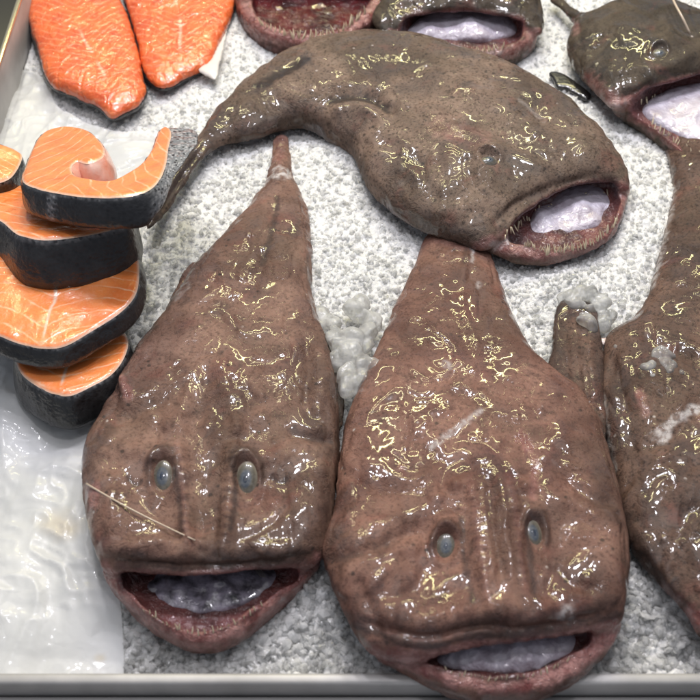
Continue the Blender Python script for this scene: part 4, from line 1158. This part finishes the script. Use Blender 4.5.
steak('lowest salmon steak of the stack, at its front, with a broad black skin wall',
      [(15, 352), (20, 371), (37, 385), (55, 393), (71, 394), (91, 385), (110, 374), (123, 358), (128, 339), (118, 325), (95, 315), (50, 318), (20, 330)], (70, 360, 0.048), 8, 0, 0.036, (0, -4), 0.005, chevron(0.0, -0.6, 0.0), mid=0.0)
steak('third salmon steak from the top, its wide orange face with white centre line uncovered',
      [(-34, 318), (-20, 327), (0, 335), (18, 342), (41, 347), (64, 345), (91, 330), (119, 312), (135, 294), (139, 272), (136, 254), (120, 246), (80, 244), (40, 246), (0, 250), (-30, 265), (-42, 295)], (60, 300, 0.082), 2, 0, 0.023, (0, -2), 0.004, chevron(-0.008, -0.75, 0.6), mid=-0.006)
steak('second salmon steak from the top, mostly hidden, with a tall black skin wall',
      [(-34, 204), (-18, 214), (0, 219), (18, 233), (40, 238), (65, 237), (91, 233), (112, 228), (128, 221), (131, 205), (120, 195), (60, 185), (0, 185), (-30, 192)], (60, 225, 0.118), 20, 0, 0.050, (0, 0), 0.006, chevron(0.0, -0.5, 0.0))


def s1_pale(qx, qy, t):
    p = np.clip(0.5 - t * 5, 0, 1)
    p = np.maximum(p, np.clip((qx - 148) / 22, 0, 1))
    p = np.maximum(p, 0.8 * np.clip(1.4 - np.abs(qx - 51 - 2 * np.sin(qy)) / 3.5, 0, 1))
    return p


steak('top salmon steak, a horseshoe with curled belly flaps and silver right side',
      [(22, 179), (26, 162), (32, 147), (39, 135), (50, 128), (69, 125), (87, 129), (98, 138), (104, 147), (102, 156), (88, 162), (77, 160), (71, 166), (75, 174), (91, 178), (110, 179), (128, 171),
       (142, 161), (152, 147), (157, 134), (161, 127), (168, 126), (171, 133), (168, 147), (166, 161), (161, 175), (152, 186), (137, 193), (114, 196), (82, 195), (55, 191), (37, 187)],
      (90, 170, 0.150), 20, -4, 0.031, (2, 1), 0.005, lambda x, y, d: y * 0.35 + np.abs(x + 0.01) * 0.75 + d * 0.25, s1_pale, tip=138, inner=(5, 20))
steak('salmon steak cut off by the left edge, beside the horseshoe steak',
      [(-30, 150), (-10, 142), (4, 144), (16, 149), (22, 155), (17, 168), (8, 178), (-8, 182), (-28, 176)], (0, 160, 0.100), 6, 6, 0.045, (0, 0), 0.004, lambda x, y, d: y + x * 0.6)


def fillet(label, out_px, spine_px, z0, top, seed, curl=None):
    h = 0.0016
    T = body(dict(head=out_px, zf=lambda a, b: z0, top=top, slope=0.55, drop=2.5, zlo=z0 - 0.012, seed=seed), h)
    sk = [((x - np.mean([p[0] for p in out_px])) * 1.02 + np.mean([p[0] for p in out_px]), (y - np.mean([p[1] for p in out_px])) * 1.02 + np.mean([p[1] for p in out_px]) + 1.0) for x, y in out_px]
    S_ = body(dict(head=sk, zf=lambda a, b: z0 - 0.005, top=0.004, slope=0.5, drop=1.0, zlo=z0 - 0.03, seed=seed), h)
    pl = np.array([at(a, b, z0 + top) for a, b in smooth_open(spine_px, 5)])
    d, s = seg_dist(T['V'][:, :2], pl[:, :2])
    lc = s + d * 0.9 + 0.004 * fbm(T['V'], 40, 2, seed)
    rim = 0.5 * np.clip(1.4 - d / 0.0016 + 0.5 * vnoise(T['V'], 150, 3), 0, 1) * np.clip(vnoise(T['V'], 32, 6) * 2 + 0.9, 0, 1)
    c = T['V'].mean(0)
    root = thing('salmon_fillet', label, 'salmon fillet', (c[0], c[1], 0.0), 'salmon fillets at the back of the tray')
    link_mesh('flesh', T['V'], T['Q'], FILLET, root, root.location, dict(lc=lc, rim=rim))
    K = len(S_['V'])
    link_mesh('skin', S_['V'], S_['Q'], SCALES, root, root.location, dict(lc=S_['V'][:, 0] + S_['V'][:, 1], rim=S_['V'][:, 2] + S_['V'][:, 1], pale=np.full(K, 0.25)))
    if curl:
        Cc = body(dict(head=curl, zf=lambda a, b: z0 + 0.004, top=0.006, slope=0.5, drop=1.5, zlo=z0 - 0.02, seed=seed), h)
        link_mesh('belly_edge', Cc['V'], Cc['Q'], mat_simple('white_belly', (0.62, 0.58, 0.54), 0.35, coat=0.5, bump=(150, 0.5, 0.001)), root, root.location)
    return root


fillet('larger deep orange salmon fillet in the back left corner, pointed end towards the viewer',
       [(24, -4), (30, 25), (38, 50), (46, 75), (56, 88), (75, 96), (95, 105), (112, 117), (126, 112), (139, 105), (146, 92), (143, 80), (140, 60), (135, 40), (129, 20), (119, -2), (108, -28), (70, -45), (25, -38)],
       [(74, -10), (80, 30), (98, 62), (116, 95)], 0.022, 0.017, 71)
fillet('smaller orange salmon fillet beside the red mouthed monkfish, white belly edge at its right',
       [(124, -4), (131, 22), (138, 45), (143, 66), (148, 80), (160, 88), (173, 86), (186, 78), (200, 72), (211, 66), (217, 50), (224, 36), (232, 18), (236, -2), (234, -32), (190, -48), (140, -40), (122, -20)],
       [(174, -8), (180, 20), (180, 45), (182, 70)], 0.022, 0.015, 73, [(198, 70), (210, 62), (219, 44), (228, 28), (224, 48), (219, 68), (216, 80), (206, 76)])


# ------------------------------------------------------------------ tray
def box(lo, hi, bev=0.0015):
    import bmesh
    bm = bmesh.new(); bmesh.ops.create_cube(bm, size=1.0)
    for v in bm.verts:
        v.co = Vector([(lo[i] + hi[i]) / 2 + v.co[i] * (hi[i] - lo[i]) for i in range(3)])
    if bev: bmesh.ops.bevel(bm, geom=list(bm.edges), offset=bev, segments=2, affect='EDGES', profile=0.5)
    V = np.array([tuple(v.co) for v in bm.verts]); F = [tuple(v.index for v in f.verts) for f in bm.faces]
    bm.free(); return V, F


tray = thing('display_tray', 'stainless steel display tray holding the ice and fish, bright rim along the front', 'tray', (0, 0.1, -0.05))
rim_y0 = at(350, 684, 0.014)[1]
V, F = box((-0.62, BACK_Y * 0 + rim_y0, -0.03), (0.60, FRONT_Y, 0.014), 0.003); link_mesh('front_rim', V, F, STEEL, tray, tray.location)
V, F = box((-0.62, rim_y0 - 0.09, -0.05), (0.60, rim_y0 - 0.001, -0.006), 0.003); link_mesh('front_ledge', V, F, STEEL_DARK, tray, tray.location)
V, F = box((LEFT_X - 0.003, 0.20, -0.03), (LEFT_X, BACK_Y, 0.062), 0.0005); link_mesh('side_wall', V, F, STEEL, tray, tray.location)
V, F = box((LEFT_X - 0.0045, 0.20, 0.0622), (LEFT_X + 0.0012, BACK_Y, 0.066), 0.001); link_mesh('side_edge', V, F, EDGE, tray, tray.location)
V, F = box((-0.90, FRONT_Y + 0.002, -0.05), (0.60, BACK_Y, -0.031), 0.0); link_mesh('base', V, F, STEEL_DARK, tray, tray.location)
V, F = box((LEFT_X - 0.30, 0.20, -0.028), (LEFT_X - 0.006, BACK_Y, 0.02), 0.002)
o = link_mesh('black_tray', V, F, BLACK, None, (LEFT_X - 0.15, 0.5, -0.028)); tag(o, 'dark neighbouring tray beyond the left steel wall', 'tray')
V, F = box((0.30, 0.66, -0.028), (0.60, 0.90, 0.05), 0.002)
o = link_mesh('dark_backdrop', V, F, BLACK, None, (0.45, 0.78, -0.028)); tag(o, 'dark backdrop block added behind the top right monkfish', 'backdrop')  # added block standing in for the dark background, no real box there

# ------------------------------------------------------------------ light
w = bpy.data.worlds.new('World'); S.world = w; w.use_nodes = True
w.node_tree.nodes['Background'].inputs[0].default_value = (0.80, 0.86, 1.0, 1)
w.node_tree.nodes['Background'].inputs[1].default_value = 0.30


def lamp(name, loc, aim, sx, sy, power, col, shape='RECTANGLE'):
    d = bpy.data.lights.new(name, 'AREA'); d.shape = shape; d.size = sx; d.size_y = sy; d.energy = power; d.color = col
    o = bpy.data.objects.new(name, d); COL.objects.link(o); o.location = loc
    o.rotation_euler = (Vector(aim) - Vector(loc)).to_track_quat('-Z', 'Y').to_euler()
    return o


lamp('lamp_tube', (0.0, 1.95, 1.80), (0, 0.1, 0), 1.8, 0.035, 23, (1.0, 0.91, 0.43))
lamp('lamp_tube', (0.1, 1.45, 2.0), (0, 0.1, 0), 1.6, 0.030, 12, (1.0, 0.90, 0.52))
lamp('lamp_soft', (0.0, 0.3, 2.8), (0, 0.1, 0), 3.2, 3.0, 24, (1.0, 0.965, 0.94))
for lx, ly, lp in ((-0.42, 0.90, 12), (0.02, 0.86, 12), (0.50, 0.92, 12), (0.05, -0.15, 6)):
    lamp('lamp_spot', (lx, ly, 1.9), (0, 0, 0), 0.15, 0.11, lp, (0.94, 0.92, 1.0), 'DISK')

# ------------------------------------------------------------------ camera
cd = bpy.data.cameras.new('camera'); cam = bpy.data.objects.new('camera', cd); COL.objects.link(cam)
cam.location = CAM; cam.rotation_euler = (math.pi / 2 - ELEV, 0, 0)
cd.sensor_width = 36; cd.lens = 18 / math.tan(FOV / 2); cd.clip_start = 0.01; cd.clip_end = 50
cd.dof.use_dof = True; cd.dof.focus_distance = float(np.linalg.norm(at(400, 290, 0.05) - CAM)); cd.dof.aperture_fstop = 8.0
S.camera = cam
S.render.engine = 'CYCLES'
S.cycles.max_bounces = 8; S.cycles.transmission_bounces = 6; S.cycles.transparent_max_bounces = 24; S.cycles.diffuse_bounces = 6; S.cycles.glossy_bounces = 3
S.cycles.use_denoising = True
S.cycles.caustics_reflective = False; S.cycles.caustics_refractive = False
S.cycles.sample_clamp_indirect = 6.0
S.view_settings.view_transform = 'Standard'; S.view_settings.look = 'None'; S.view_settings.exposure = 0.0; S.view_settings.gamma = 1.0
